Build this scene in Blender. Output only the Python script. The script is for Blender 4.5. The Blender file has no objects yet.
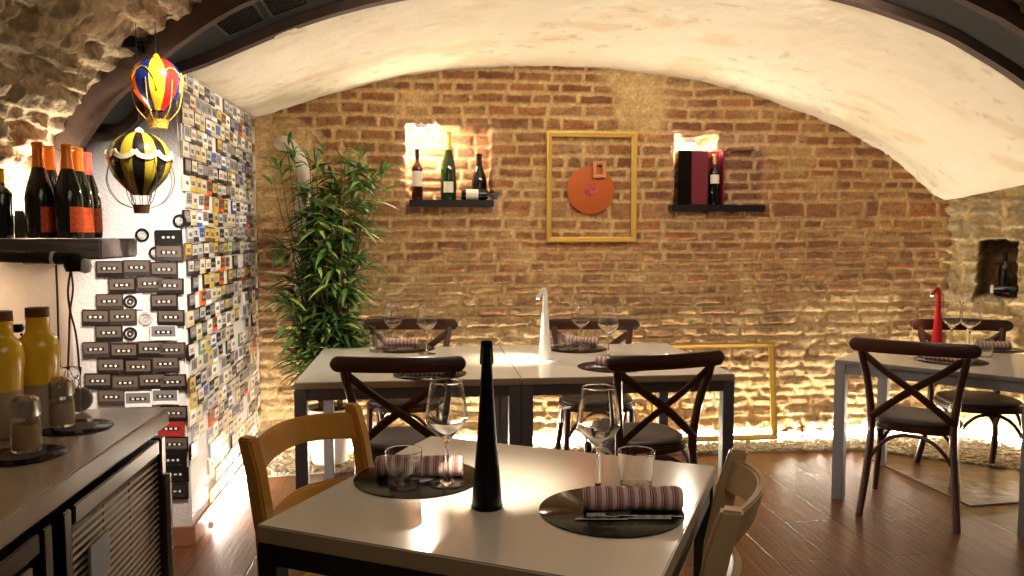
import bpy, bmesh, math, random
import numpy as np
from math import sin, cos, tan, pi, radians, atan, atan2, sqrt, hypot
from mathutils import Vector, Matrix

random.seed(7)
SC = bpy.context.scene
COL = SC.collection

# ------------------------------------------------------------------ camera
F, H, YAW = 787.0, 1.41, radians(6.45)
PITCH = atan(54 / F)
cd = bpy.data.cameras.new('camera'); cam = bpy.data.objects.new('camera', cd); COL.objects.link(cam)
cd.sensor_width = 36; cd.lens = 36 * F / 1024; cd.clip_start = 0.02; cd.clip_end = 60
cam.location = (0, 0, H); cam.rotation_euler = (pi / 2 - PITCH, 0, -YAW)
SC.camera = cam

def ray(x, y):
    u = (x - 512) / F; v = (288 - y) / F
    r = (cos(YAW), -sin(YAW)); h = (sin(YAW), cos(YAW)); k = cos(PITCH) + v * sin(PITCH)
    return u * r[0] + k * h[0], u * r[1] + k * h[1], -sin(PITCH) + v * cos(PITCH)
def PZ(x, y, z):
    d = ray(x, y); t = (z - H) / d[2]; return Vector((d[0] * t, d[1] * t, z))
def PY(x, y, Y):
    d = ray(x, y); t = Y / d[1]; return Vector((d[0] * t, Y, H + d[2] * t))

# ------------------------------------------------------------------ helpers
def lin(c):
    return tuple((v / 12.92 if v <= .04045 else ((v + .055) / 1.055) ** 2.4) for v in [q / 255 for q in c])
def tag(o, label=None, cat=None, group=None, kind=None):
    if label: o['label'] = label
    if cat: o['category'] = cat
    if group: o['group'] = group
    if kind: o['kind'] = kind
    return o
def empty(name, loc=(0, 0, 0), rz=0, label=None, cat=None, group=None):
    o = bpy.data.objects.new(name, None); COL.objects.link(o)
    o.empty_display_size = .05; o.location = loc; o.rotation_euler = (0, 0, rz)
    return tag(o, label, cat, group)
def copy_tree(o, parent=None):
    c = o.copy(); COL.objects.link(c)
    if parent is not None: c.parent = parent
    for ch in o.children: copy_tree(ch, c)
    return c
def spline(pts, n=8):
    P = [Vector(p) for p in pts]; P = [2 * P[0] - P[1]] + P + [2 * P[-1] - P[-2]]; out = []
    for i in range(1, len(P) - 2):
        a, b, c, d = P[i - 1:i + 3]
        for k in range(n):
            t = k / n
            out.append(.5 * ((2 * b) + (c - a) * t + (2 * a - 5 * b + 4 * c - d) * t * t + (-a + 3 * b - 3 * c + d) * t ** 3))
    out.append(P[-2]); return out

class MB:
    def __init__(s): s.v = []; s.f = []; s.m = []; s.mi = 0
    def add(s, vs, fs, M=None):
        b = len(s.v)
        s.v += [tuple(M @ Vector(p)) if M is not None else tuple(p) for p in vs]
        s.f += [[b + i for i in f] for f in fs]; s.m += [s.mi] * len(fs); return s
    def box(s, c, d, M=None, R=None):
        x, y, z = [q / 2 for q in d]; L = Matrix.Translation(c)
        if R is not None: L = L @ R
        if M is not None: L = M @ L
        vs = [(i * x, j * y, k * z) for k in (-1, 1) for j in (-1, 1) for i in (-1, 1)]
        return s.add(vs, [(0, 2, 3, 1), (4, 5, 7, 6), (0, 1, 5, 4), (2, 6, 7, 3), (0, 4, 6, 2), (1, 3, 7, 5)], L)
    def beam(s, a, b, w, t, up=(0, 0, 1)):
        a, b = Vector(a), Vector(b); d = b - a; L = d.length; d.normalize()
        x = d.cross(Vector(up)).normalized(); z = x.cross(d)
        M = Matrix((x, d, z)).transposed().to_4x4(); M.translation = (a + b) / 2
        return s.box((0, 0, 0), (w, L, t), M)
    def tube(s, path, r, seg=10, flat=1.0, up=None, M=None):
        P = [Vector(p) for p in path]; n = len(P); vs = []
        R = r if callable(r) else (lambda t: r)
        nrm = None
        for i, p in enumerate(P):
            d = (P[min(i + 1, n - 1)] - P[max(i - 1, 0)]).normalized()
            if up is not None: x = d.cross(Vector(up)).normalized()
            else:
                if nrm is None: nrm = d.orthogonal().normalized()
                x = (nrm - d * nrm.dot(d)).normalized(); nrm = x
            y = d.cross(x); rr = R(i / (n - 1))
            for k in range(seg):
                a = 2 * pi * k / seg; vs.append(p + x * cos(a) * rr + y * sin(a) * rr * flat)
        fs = [(i * seg + k, i * seg + (k + 1) % seg, (i + 1) * seg + (k + 1) % seg, (i + 1) * seg + k) for i in range(n - 1) for k in range(seg)]
        fs += [tuple(reversed(range(seg))), tuple(range((n - 1) * seg, n * seg))]
        return s.add(vs, fs, M)
    def lathe(s, prof, seg=32, M=None, closed=False):
        n = len(prof); vs = []; fs = []
        for r, z in prof:
            for k in range(seg):
                a = 2 * pi * k / seg; vs.append((r * cos(a), r * sin(a), z))
        rng = n if closed else n - 1
        for i in range(rng):
            j = (i + 1) % n
            for k in range(seg): fs.append((i * seg + k, i * seg + (k + 1) % seg, j * seg + (k + 1) % seg, j * seg + k))
        if not closed:
            if prof[0][0] > 1e-5: fs.append(tuple(reversed(range(seg))))
            if prof[-1][0] > 1e-5: fs.append(tuple(range((n - 1) * seg, n * seg)))
        return s.add(vs, fs, M)
    def prism(s, pts, z0, z1, M=None):
        n = len(pts); vs = [(x, y, z0) for x, y in pts] + [(x, y, z1) for x, y in pts]
        fs = [tuple(reversed(range(n))), tuple(range(n, 2 * n))] + [(i, (i + 1) % n, n + (i + 1) % n, n + i) for i in range(n)]
        return s.add(vs, fs, M)
    def build(s, name, mats, parent=None, bevel=0, loc=None, rz=None, ang=35, label=None, seg=2):
        me = bpy.data.meshes.new(name); bm = bmesh.new()
        V = [bm.verts.new(p) for p in s.v]
        for f, m in zip(s.f, s.m):
            try: q = bm.faces.new([V[i] for i in f]); q.material_index = m; q.smooth = True
            except ValueError: pass
        bmesh.ops.remove_doubles(bm, verts=bm.verts, dist=1e-6)
        bmesh.ops.dissolve_degenerate(bm, dist=1e-7, edges=bm.edges)
        bmesh.ops.recalc_face_normals(bm, faces=bm.faces)
        if bevel:
            es = [e for e in bm.edges if len(e.link_faces) == 2 and e.calc_face_angle(0) > radians(40)]
            bmesh.ops.bevel(bm, geom=es, offset=bevel, segments=seg, affect='EDGES', clamp_overlap=True)
            for f in bm.faces: f.smooth = True
        for e in bm.edges:
            if len(e.link_faces) != 2 or e.calc_face_angle(0) > radians(ang): e.smooth = False
        bm.to_mesh(me); bm.free()
        for m in (mats if isinstance(mats, (list, tuple)) else [mats]): me.materials.append(m)
        o = bpy.data.objects.new(name, me); COL.objects.link(o)
        if parent is not None: o.parent = parent
        if loc is not None: o.location = loc
        if rz is not None: o.rotation_euler = (0, 0, rz)
        if label: o['label'] = label
        return o
def T(x, y, z=0): return Matrix.Translation((x, y, z))
def RX(a): return Matrix.Rotation(a, 4, 'X')
def RY(a): return Matrix.Rotation(a, 4, 'Y')
def RZ(a): return Matrix.Rotation(a, 4, 'Z')

# ------------------------------------------------------------------ materials
def mat(name, col, rough=.5, metal=0, emit=None, es=0, trans=0, ior=1.45, bump=0, bscale=60, var=0, vscale=8, coat=0, spec=.5, vcol=False, stretch=None, alpha=1):
    m = bpy.data.materials.new(name); m.use_nodes = True; nt = m.node_tree; N = nt.nodes; L = nt.links
    b = N['Principled BSDF']; c = lin(col) if max(col) > 1 else col
    b.inputs['Base Color'].default_value = (*c, 1); b.inputs['Roughness'].default_value = rough; b.inputs['Metallic'].default_value = metal
    b.inputs['IOR'].default_value = ior; b.inputs['Transmission Weight'].default_value = trans
    b.inputs['Coat Weight'].default_value = coat; b.inputs['Coat Roughness'].default_value = .08; b.inputs['Specular IOR Level'].default_value = spec
    if emit: b.inputs['Emission Color'].default_value = (*emit, 1); b.inputs['Emission Strength'].default_value = es
    tc = N.new('ShaderNodeTexCoord'); vec = tc.outputs['Object']
    if stretch:
        mp = N.new('ShaderNodeMapping'); mp.inputs['Scale'].default_value = stretch; L.new(vec, mp.inputs['Vector']); vec = mp.outputs['Vector']
    src = None
    if vcol:
        a = N.new('ShaderNodeVertexColor'); a.layer_name = 'Col'; src = a.outputs['Color']
    if var:
        n = N.new('ShaderNodeTexNoise'); n.inputs['Scale'].default_value = vscale; n.inputs['Detail'].default_value = 6; L.new(vec, n.inputs['Vector'])
        r = N.new('ShaderNodeValToRGB'); r.color_ramp.elements[0].position = .3; r.color_ramp.elements[1].position = .7
        r.color_ramp.elements[0].color = (1 - var,) * 3 + (1,); r.color_ramp.elements[1].color = (1, 1, 1, 1); L.new(n.outputs['Fac'], r.inputs['Fac'])
        mx = N.new('ShaderNodeMix'); mx.data_type = 'RGBA'; mx.blend_type = 'MULTIPLY'; mx.inputs['Factor'].default_value = 1
        if src: L.new(src, mx.inputs['A'])
        else: mx.inputs['A'].default_value = (*c, 1)
        L.new(r.outputs['Color'], mx.inputs['B']); src = mx.outputs['Result']
    if src: L.new(src, b.inputs['Base Color'])
    if bump:
        n = N.new('ShaderNodeTexNoise'); n.inputs['Scale'].default_value = bscale; n.inputs['Detail'].default_value = 8; L.new(vec, n.inputs['Vector'])
        bp = N.new('ShaderNodeBump'); bp.inputs['Strength'].default_value = bump; bp.inputs['Distance'].default_value = .01
        L.new(n.outputs['Fac'], bp.inputs['Height']); L.new(bp.outputs['Normal'], b.inputs['Normal'])
    return m
M_ = {}
M_['brick'] = mat('brick_masonry', (150, 90, 60), .85, bump=1.0, bscale=110, vcol=True, var=.4, vscale=55)
M_['stone'] = mat('stone_masonry', (150, 130, 100), .9, bump=1.0, bscale=60, vcol=True, var=.45, vscale=35)
M_['plaster_vault'] = mat('vault_plaster', (232, 218, 190), .85, bump=.35, bscale=30, vcol=True, var=.06, vscale=9)
M_['white_wall'] = mat('white_painted_plaster', (214, 205, 196), .7, bump=.5, bscale=120)
M_['beige_wall'] = mat('beige_plaster', (196, 172, 146), .75, bump=.4, bscale=70, var=.15, vscale=5)
M_['arch_brown'] = mat('brown_painted_arch', (84, 64, 52), .75, bump=.3, bscale=30, var=.4, vscale=6)
M_['arch_black'] = mat('black_painted_arch', (12, 9, 9), .8, bump=.2, bscale=30, var=.3, vscale=6)
M_['gravel'] = mat('pale_gravel', (205, 190, 160), .8, var=.35, vscale=35)
M_['bistro'] = mat('dark_stained_beech', (68, 36, 23), .32, var=.3, vscale=14, coat=.35, stretch=(1, 1, .15))
M_['leather'] = mat('dark_brown_leather', (58, 43, 35), .4, bump=.15, bscale=150)
M_['top'] = mat('white_laminate', (222, 216, 204), .16, coat=.4)
M_['top_edge'] = mat('beige_laminate_edge', (158, 138, 108), .35)
M_['metal_black'] = mat('black_powder_coat', (20, 20, 22), .4)
M_['metal_dark'] = mat('charcoal_powder_coat', (88, 84, 86), .45)
M_['metal_grey'] = mat('grey_powder_coat', (128, 126, 128), .4)
M_['steel'] = mat('stainless_steel', (190, 186, 178), .22, 1)
M_['steel_dark'] = mat('brushed_dark_steel', (84, 74, 66), .3, 1, bump=.1, bscale=50, stretch=(1, .05, 1))
M_['glass'] = mat('clear_glass', (255, 255, 255), .0, trans=1, ior=1.42)
M_['honey'] = mat('honey_varnished_wood', (206, 146, 60), .3, var=.22, vscale=10, coat=.3, stretch=(1, 1, .12))
M_['honey_other_light'] = mat('honey_wood_other_light', (190, 160, 118), .3, var=.2, vscale=10, coat=.3, stretch=(1, 1, .12))  # same wood as the honey chair; its different light is in this paler colour
M_['gold'] = mat('gold_painted_wood', (190, 152, 70), .38, .35, bump=.1)
M_['copper'] = mat('orange_record', (180, 88, 34), .3, .3)
M_['pinkish'] = mat('ornate_gilt', (196, 134, 92), .5, .2, bump=.6, bscale=200)
M_['shelf_dark'] = mat('black_slate', (22, 18, 18), .35)
M_['bottle_dark'] = mat('dark_green_glass', (12, 16, 9), .08, coat=.6)
M_['bottle_green'] = mat('green_glass', (34, 56, 18), .08, coat=.6, trans=.25)
M_['bottle_black'] = mat('black_glass', (9, 7, 8), .1, coat=.5)
M_['foil_orange'] = mat('orange_foil', (212, 118, 34), .3, .45)
M_['foil_gold'] = mat('gold_foil', (216, 180, 84), .35, .4)
M_['foil_pink'] = mat('pink_foil', (190, 90, 70), .3, .4)
M_['foil_yellow'] = mat('yellow_foil', (226, 186, 40), .35, .3)
M_['paper'] = mat('cream_label', (226, 216, 196), .6)
M_['label_orange'] = mat('orange_label', (214, 84, 32), .45, var=.5, vscale=90)
M_['burgundy'] = mat('burgundy_card', (104, 22, 38), .5)
M_['wine_red'] = mat('red_wine', (56, 14, 16), .1, coat=.5)
M_['white_paint'] = mat('white_gloss', (226, 222, 216), .35)
M_['red_paint'] = mat('red_gloss', (170, 20, 28), .35)
M_['black_paint'] = mat('black_satin', (8, 8, 9), .38, spec=.22)
M_['lens'] = mat('lamp_lens', (255, 240, 215), .4, emit=(1, .86, .65), es=30)
M_['led'] = mat('led_tube', (255, 240, 215), .4, emit=(1, .89, .71), es=145)
M_['led_cool'] = mat('led_tube_cool', (255, 245, 235), .4, emit=(1, .88, .76), es=180)
M_['spot'] = mat('spot_lens', (255, 245, 235), .4, emit=(1, .86, .68), es=600)
M_['stem'] = mat('bamboo_cane', (118, 78, 44), .6, var=.3)
for i, c in enumerate([(56, 88, 44), (88, 122, 58), (150, 168, 84)]): M_['leaf%d' % i] = mat('bamboo_leaf_%s' % 'abc'[i], c, .5)
M_['pot'] = mat('white_planter', (205, 198, 190), .5)
M_['soil'] = mat('potting_soil', (40, 28, 20), .95, bump=.8)
M_['pvc'] = mat('white_pipe', (206, 196, 174), .45)
M_['y_glaze'] = mat('yellow_glaze', (238, 190, 40), .18, coat=.5)
M_['w_glaze'] = mat('cream_glaze', (176, 156, 128), .35, coat=.3)
M_['cork'] = mat('brown_cap', (110, 62, 30), .6)
M_['salt'] = mat('beige_spice', (186, 152, 104), .8, bump=.4, bscale=300)
M_['pepper'] = mat('grey_spice', (200, 178, 146), .8, bump=.4, bscale=300)
M_['grille'] = mat('dull_metal_grille', (128, 112, 94), .5, .6)
M_['counter'] = mat('grey_laminate', (176, 160, 142), .24, var=.08, coat=.3)
M_['cable'] = mat('brown_cable', (92, 66, 50), .5)
M_['tube_dark'] = mat('black_foam', (34, 30, 28), .8, bump=.9, bscale=120)
M_['beam'] = mat('old_timber', (116, 104, 98), .7, bump=.6, bscale=40, var=.4, vscale=10, stretch=(.2, 1, 1))
M_['base'] = mat('baseboard_wood', (150, 98, 70), .4, var=.2)
for n, c in dict(b_yellow=(214, 164, 32), b_blue=(22, 34, 92), b_red=(190, 30, 26), b_orange=(222, 84, 30), b_black=(18, 16, 14), b_olive=(150, 128, 36), b_cream=(206, 190, 150)).items():
    M_[n] = mat('balloon' + n[1:], c, .25, coat=.4)
M_['wicker'] = mat('gold_wicker', (176, 130, 40), .5, .2, bump=.8, bscale=150)
M_['bronze'] = mat('bronze_wire', (96, 68, 34), .4, .6)

def wave_mat(name, base, kind='rings'):
    m = mat(name, base, .08, spec=.16); nt = m.node_tree; N = nt.nodes; L = nt.links; b = N['Principled BSDF']
    tc = N.new('ShaderNodeTexCoord'); w = N.new('ShaderNodeTexWave'); L.new(tc.outputs['Object'], w.inputs['Vector'])
    w.wave_type = 'RINGS'; w.rings_direction = 'Z'; w.inputs['Scale'].default_value = 90
    bp = N.new('ShaderNodeBump'); bp.inputs['Strength'].default_value = .12; bp.inputs['Distance'].default_value = .001
    L.new(w.outputs['Fac'], bp.inputs['Height']); L.new(bp.outputs['Normal'], b.inputs['Normal'])
    return m
M_['vinyl'] = wave_mat('black_vinyl', (8, 7, 8))

def napkin_mat():
    m = mat('striped_napkin', (214, 196, 186), .85, bump=.3, bscale=250); nt = m.node_tree; N = nt.nodes; L = nt.links; b = N['Principled BSDF']
    tc = N.new('ShaderNodeTexCoord'); sx = N.new('ShaderNodeSeparateXYZ'); L.new(tc.outputs['Object'], sx.inputs[0])
    a = N.new('ShaderNodeMath'); a.operation = 'MULTIPLY'; a.inputs[1].default_value = 1 / .026; L.new(sx.outputs['X'], a.inputs[0])
    fr = N.new('ShaderNodeMath'); fr.operation = 'FRACT'; L.new(a.outputs[0], fr.inputs[0])
    r = N.new('ShaderNodeValToRGB'); cr = r.color_ramp; cr.interpolation = 'CONSTANT'
    W = (*lin((214, 194, 184)), 1); Rr = (*lin((140, 44, 50)), 1); G = (*lin((170, 128, 124)), 1)
    cr.elements[0].color = G; cr.elements[0].position = 0; cr.elements[1].color = W; cr.elements[1].position = .12
    for p, c in ((.52, Rr), (.62, W), (.70, Rr), (.80, G)):
        e = cr.elements.new(p); e.color = c
    L.new(fr.outputs[0], r.inputs['Fac']); L.new(r.outputs['Color'], b.inputs['Base Color'])
    return m
M_['napkin'] = napkin_mat()

def floor_mat():
    m = mat('plank_tile_floor', (120, 70, 36), .34, spec=.5); nt = m.node_tree; N = nt.nodes; L = nt.links; b = N['Principled BSDF']
    tc = N.new('ShaderNodeTexCoord'); sp = N.new('ShaderNodeSeparateXYZ'); L.new(tc.outputs['Object'], sp.inputs[0])
    cb = N.new('ShaderNodeCombineXYZ'); L.new(sp.outputs['Y'], cb.inputs['X'])
    ax = N.new('ShaderNodeMath'); ax.operation = 'ADD'; ax.inputs[1].default_value = -.01 + 2; L.new(sp.outputs['X'], ax.inputs[0]); L.new(ax.outputs[0], cb.inputs['Y'])
    br = N.new('ShaderNodeTexBrick'); L.new(cb.outputs[0], br.inputs['Vector'])
    br.inputs['Scale'].default_value = 1; br.inputs['Brick Width'].default_value = 1.2; br.inputs['Row Height'].default_value = .25
    br.inputs['Mortar Size'].default_value = .0045; br.inputs['Mortar Smooth'].default_value = .2; br.offset = .37
    br.inputs['Color1'].default_value = (*lin((122, 78, 44)), 1); br.inputs['Color2'].default_value = (*lin((98, 60, 34)), 1); br.inputs['Mortar'].default_value = (*lin((58, 38, 24)), 1)
    mp = N.new('ShaderNodeMapping'); mp.inputs['Scale'].default_value = (1.2, 22, 1); L.new(cb.outputs[0], mp.inputs['Vector'])
    n = N.new('ShaderNodeTexNoise'); n.inputs['Scale'].default_value = 3; n.inputs['Detail'].default_value = 8; L.new(mp.outputs[0], n.inputs['Vector'])
    r = N.new('ShaderNodeValToRGB'); r.color_ramp.elements[0].position = .35; r.color_ramp.elements[1].position = .7
    r.color_ramp.elements[0].color = (.55, .5, .45, 1); r.color_ramp.elements[1].color = (1.15, 1.15, 1.15, 1); L.new(n.outputs['Fac'], r.inputs['Fac'])
    mx = N.new('ShaderNodeMix'); mx.data_type = 'RGBA'; mx.blend_type = 'MULTIPLY'; mx.inputs['Factor'].default_value = 1
    L.new(br.outputs['Color'], mx.inputs['A']); L.new(r.outputs['Color'], mx.inputs['B']); L.new(mx.outputs['Result'], b.inputs['Base Color'])
    bp = N.new('ShaderNodeBump'); bp.inputs['Strength'].default_value = .35; bp.inputs['Distance'].default_value = .004
    ad = N.new('ShaderNodeMath'); ad.operation = 'SUBTRACT'; L.new(n.outputs['Fac'], ad.inputs[0]); L.new(br.outputs['Fac'], ad.inputs[1])
    L.new(ad.outputs[0], bp.inputs['Height']); L.new(bp.outputs['Normal'], b.inputs['Normal'])
    return m
M_['floor'] = floor_mat()
M_['slab'] = mat('old_stone_slab', (116, 78, 46), .4, bump=.6, bscale=14, var=.5, vscale=7)

# ------------------------------------------------------------------ numpy masonry
def h2(x, y, s):
    v = np.sin(x * 127.1 + y * 311.7 + s * 74.7) * 43758.5453
    return v - np.floor(v)
def vn(x, y, s=0):
    xi, yi = np.floor(x), np.floor(y); fx, fy = x - xi, y - yi
    fx = fx * fx * (3 - 2 * fx); fy = fy * fy * (3 - 2 * fy)
    a, b, c, d = h2(xi, yi, s), h2(xi + 1, yi, s), h2(xi, yi + 1, s), h2(xi + 1, yi + 1, s)
    return (a * (1 - fx) + b * fx) * (1 - fy) + (c * (1 - fx) + d * fx) * fy
def fbm(x, y, s=0, o=4):
    t = 0; A = .5; k = 1.0
    for i in range(o): t = t + A * vn(x * k, y * k, s + i * 3.1); A *= .5; k *= 2.03
    return t * (1 / (1 - .5 ** o))
def sstep(x, a, b):
    t = np.clip((x - a) / (b - a), 0, 1); return t * t * (3 - 2 * t)
def masonry(U, V, pitch, lens, joint, seed, wu=.01, wv=.012, rough=.006, pj=.12, tall=()):
    rs = np.random.RandomState(seed)
    Uw = U + wu * (fbm(U * 6, V * 6, seed, 3) - .5) * 2; Vw = V + wv * (fbm(U * 2.2, V * 5, seed + 9, 3) - .5) * 2
    ed = [V.min() - .3]; i = 0
    while ed[-1] < V.max() + .3:
        p = pitch * (1 + rs.uniform(-pj, pj))
        for t0, tp in tall:
            if ed[-1] <= t0 < ed[-1] + p: p = tp
        ed.append(ed[-1] + p)
    ed = np.array(ed); R = np.clip(np.searchsorted(ed, Vw) - 1, 0, len(ed) - 2)
    dv = np.minimum(Vw - ed[R], ed[R + 1] - Vw); du = np.zeros_like(U); ID = np.zeros_like(U)
    for r in np.unique(R):
        m = R == r; e = [U.min() - 1]
        while e[-1] < U.max() + .6: e.append(e[-1] + rs.choice(lens) * rs.uniform(.88, 1.12))
        e = np.array(e); B = np.searchsorted(e, Uw[m]) - 1; B = np.clip(B, 0, len(e) - 2)
        du[m] = np.minimum(Uw[m] - e[B], e[B + 1] - Uw[m]); ID[m] = r * 137 + B
    d = np.minimum(du, dv) - joint / 2 - rough * (fbm(U * 28, V * 28, seed + 4, 3) - .3) * 2
    return d, ID
def sheet(name, P, Nn, disp, colr, material, kind='structure', flip=False):
    n, m = disp.shape; co = (P + Nn * disp[..., None]).reshape(-1, 3).astype(np.float32)
    i = np.arange(n * m).reshape(n, m)
    q = np.stack([i[:-1, :-1], i[:-1, 1:], i[1:, 1:], i[1:, :-1]], -1).reshape(-1, 4)
    if flip: q = q[:, ::-1]
    me = bpy.data.meshes.new(name); me.vertices.add(n * m); me.vertices.foreach_set('co', co.ravel())
    nf = len(q); me.loops.add(nf * 4); me.loops.foreach_set('vertex_index', q.ravel().astype(np.int32))
    me.polygons.add(nf); me.polygons.foreach_set('loop_start', np.arange(nf, dtype=np.int32) * 4)
    me.polygons.foreach_set('use_smooth', np.ones(nf, dtype=bool)); me.update(calc_edges=True); me.validate()
    ca = me.color_attributes.new('Col', 'FLOAT_COLOR', 'POINT')
    c4 = np.ones((n * m, 4), np.float32); c4[:, :3] = np.clip(colr.reshape(-1, 3), 0, 1); ca.data.foreach_set('color', c4.ravel())
    me.materials.append(material); o = bpy.data.objects.new(name, me); COL.objects.link(o); o['kind'] = kind
    return o
def mixc(a, b, t): return a * (1 - t[..., None]) + b * t[..., None]
def c3(*c): return np.array(lin(c))

YW, XS, YP, YF, XL = 5.192, -1.053, 3.629, 3.05, -1.53

# --- profiles (X, z)
prof_wall = [(-1.2, 2.13), (-1.053, 2.13), (-.582, 2.295), (-.138, 2.418), (.248, 2.477), (.64, 2.499), (1.173, 2.498), (1.581, 2.462), (1.858, 2.425), (2.28, 2.337), (2.64, 2.215), (2.857, 2.13), (3.232, 1.944), (3.47, 1.752), (3.62, 1.635), (3.9, 1.67), (5.0, 1.75)]
prof_rear = [(-1.2, 2.13), (-1.053, 2.13), (-.963, 2.135), (-.748, 2.225), (-.532, 2.318), (-.314, 2.394), (-.093, 2.450), (.3, 2.535), (.9, 2.60), (1.5, 2.582), (1.981, 2.515), (2.184, 2.471), (2.418, 2.393), (2.656, 2.29), (2.95, 2.128), (3.3, 1.97), (3.6, 1.95), (5.0, 1.95)]
zW = lambda x: np.interp(x, [p[0] for p in prof_wall], [p[1] for p in prof_wall])
zA = lambda x: np.interp(x, [p[0] for p in prof_rear], [p[1] for p in prof_rear])
def smooth1(fn, x, w=.12):
    return sum(fn(x + k * w / 3) for k in (-3, -2, -1, 0, 1, 2, 3)) / 7

# --- back brick wall
ux = np.arange(XS - .02, 3.74, .0085); uz = np.arange(-.02, 2.62, .0085)
U, V = np.meshgrid(ux, uz)
d, ID = masonry(U, V, .0745, [.23, .23, .21, .12, .25, .16], .0135, 3, wu=.014, wv=.018, rough=.0075, tall=((1.52, .125),))
mask = sstep(d, -.002, .008)
r1, r2, r3 = h2(ID, 1, 5), h2(ID, 2, 9), h2(ID, 3, 2)
er = sstep(V + .25 * (fbm(U * 1.7, V * 2, 31, 3) - .5), 1.45, .45)           # worn lower part
smear = sstep(fbm(U * 5, V * 8, 77, 4) + .20 * er, .60, .74)                 # mortar spread over bricks
smear = np.maximum(smear * (.35 + .5 * er), .9 * sstep(fbm(U * 1.3 + 5, V * 1.3, 41, 4) + .25 * sstep(U, -.1, -1.0) * sstep(V, 1.6, 2.1), .66, .74))
mortar = mixc(c3(206, 166, 104) + 0 * U[..., None], c3(228, 194, 138), fbm(U * 9, V * 9, 12, 3))
bk = mixc(c3(150, 94, 54) + 0 * U[..., None], c3(178, 132, 86), r1)
bk = mixc(bk, c3(128, 76, 46), (r2 > .72) * .8); bk = mixc(bk, c3(176, 104, 52), (r3 > .85) * .5)
bk = mixc(bk, c3(184, 144, 96), .55 * er); bk = mixc(bk, c3(92, 60, 44), .6 * sstep(fbm(U * 40, V * 60, 91, 3), .55, .75)); bk = mixc(bk, c3(176, 150, 112), .35 * er); bk = bk * (.75 + .5 * fbm(U * 22, V * 22, 15, 4))[..., None]
mortar = mixc(mortar, c3(196, 172, 132), .6 * er) * (.72 + .56 * fbm(U * 30, V * 30, 93, 4))[..., None]
col = mixc(mortar, bk, mask * (1 - smear))
disp = mask * (.009 + .010 * r2 + .012 * er * r3) * (1 - .4 * smear) + .012 * (fbm(U * 12, V * 12, 2, 5) - .5) + .012 * er * (fbm(U * 4, V * 7, 8, 4) - .5) + .012 * er * (fbm(U * 30, V * 30, 28, 3) - .5) + .02 * (fbm(U * 1.2, V * 1.2, 3, 3) - .5)
disp = disp + .012 * er * sstep(fbm(U * 10, V * 14, 55, 4), .52, .60)
foot = sstep(V, .24, .04); disp = disp + foot * (.05 + .07 * fbm(U * 5, V * 9, 19, 4))   # rubble foot
def hole(x0, x1, z0, z1, wob, sd):
    w = wob * (fbm(U * 9, V * 9, sd, 3) - .5)
    return np.minimum(np.minimum(U - x0, x1 - U), np.minimum(V - z0, z1 - V)) + w
h1 = sstep(hole(-.10, .46, 1.60, 2.115, .03, 91), -.001, .007)
hh2 = np.maximum(sstep(hole(1.69, 2.30, 1.575, 1.98, .07, 92), -.001, .007), sstep(hole(1.69, 1.98, 1.575, 2.075, .03, 93), -.001, .007))
disp = disp - .24 * h1 - (.07 + .15 * sstep(U, 2.10, 1.98)) * hh2
pinkp = sstep(np.maximum(hole(-.16, .50, 1.58, 2.15, .06, 94), hole(1.64, 2.34, 1.58, 2.10, .10, 95)), -.01, .02)
col = mixc(col, c3(214, 176, 150), pinkp * .32 * (1 - mask * .5))
col = mixc(col, c3(118, 62, 44), .55 * hh2 * mask * sstep(U, 1.95, 2.02))
P = np.stack([U, 0 * U + YW, V], -1); N0 = np.zeros_like(P); N0[..., 1] = -1
sheet('wall_back', P, N0, disp, col, M_['brick'])

# --- right stone wall, turned 45 degrees, with its small niche
c0 = Vector((3.683, 5.192, 0)); cdv = Vector((.727, -.687, 0)); cn = Vector((-.687, -.727, 0))
us = np.arange(-.05, 1.75, .01); vs_ = np.arange(-.02, 2.3, .01); U, V = np.meshgrid(us, vs_)
d, ID = masonry(U, V, .105, [.16, .22, .28, .2], .022, 11, wu=.03, wv=.035, rough=.02, pj=.3)
mask = sstep(d, -.004, .016); r1, r2 = h2(ID, 1, 5), h2(ID, 2, 9)
st = mixc(c3(172, 154, 124) + 0 * U[..., None], c3(138, 124, 104), r1); st = mixc(st, c3(196, 176, 136), (r2 > .6) * .7)
st = st * (.75 + .5 * fbm(U * 16, V * 16, 25, 4))[..., None]
col = mixc(c3(202, 176, 126) + 0 * U[..., None], st, mask * (.5 + .5 * sstep(fbm(U * 3, V * 4, 5, 3), .4, .6)))
disp = mask * (.012 + .022 * r2) + .03 * (fbm(U * 8, V * 8, 6, 5) - .5) + .05 * (fbm(U * 2, V * 3, 7, 3) - .5)
def wall_uv(px, py):
    dx, dy, dz = ray(px, py); t = (c0.x * cn.x + c0.y * cn.y) / (dx * cn.x + dy * cn.y)
    q = Vector((dx * t, dy * t, H + dz * t)); return (q - c0).dot(cdv), q.z
na, nb = wall_uv(978, 240), wall_uv(1016, 298)
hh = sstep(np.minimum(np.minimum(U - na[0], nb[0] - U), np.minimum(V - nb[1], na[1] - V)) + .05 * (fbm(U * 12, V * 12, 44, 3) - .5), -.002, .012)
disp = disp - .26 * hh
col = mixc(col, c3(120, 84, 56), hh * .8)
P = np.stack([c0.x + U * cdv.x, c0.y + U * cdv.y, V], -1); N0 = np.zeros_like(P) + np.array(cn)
sheet('wall_right', P, N0, disp, col, M_['stone'])

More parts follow.
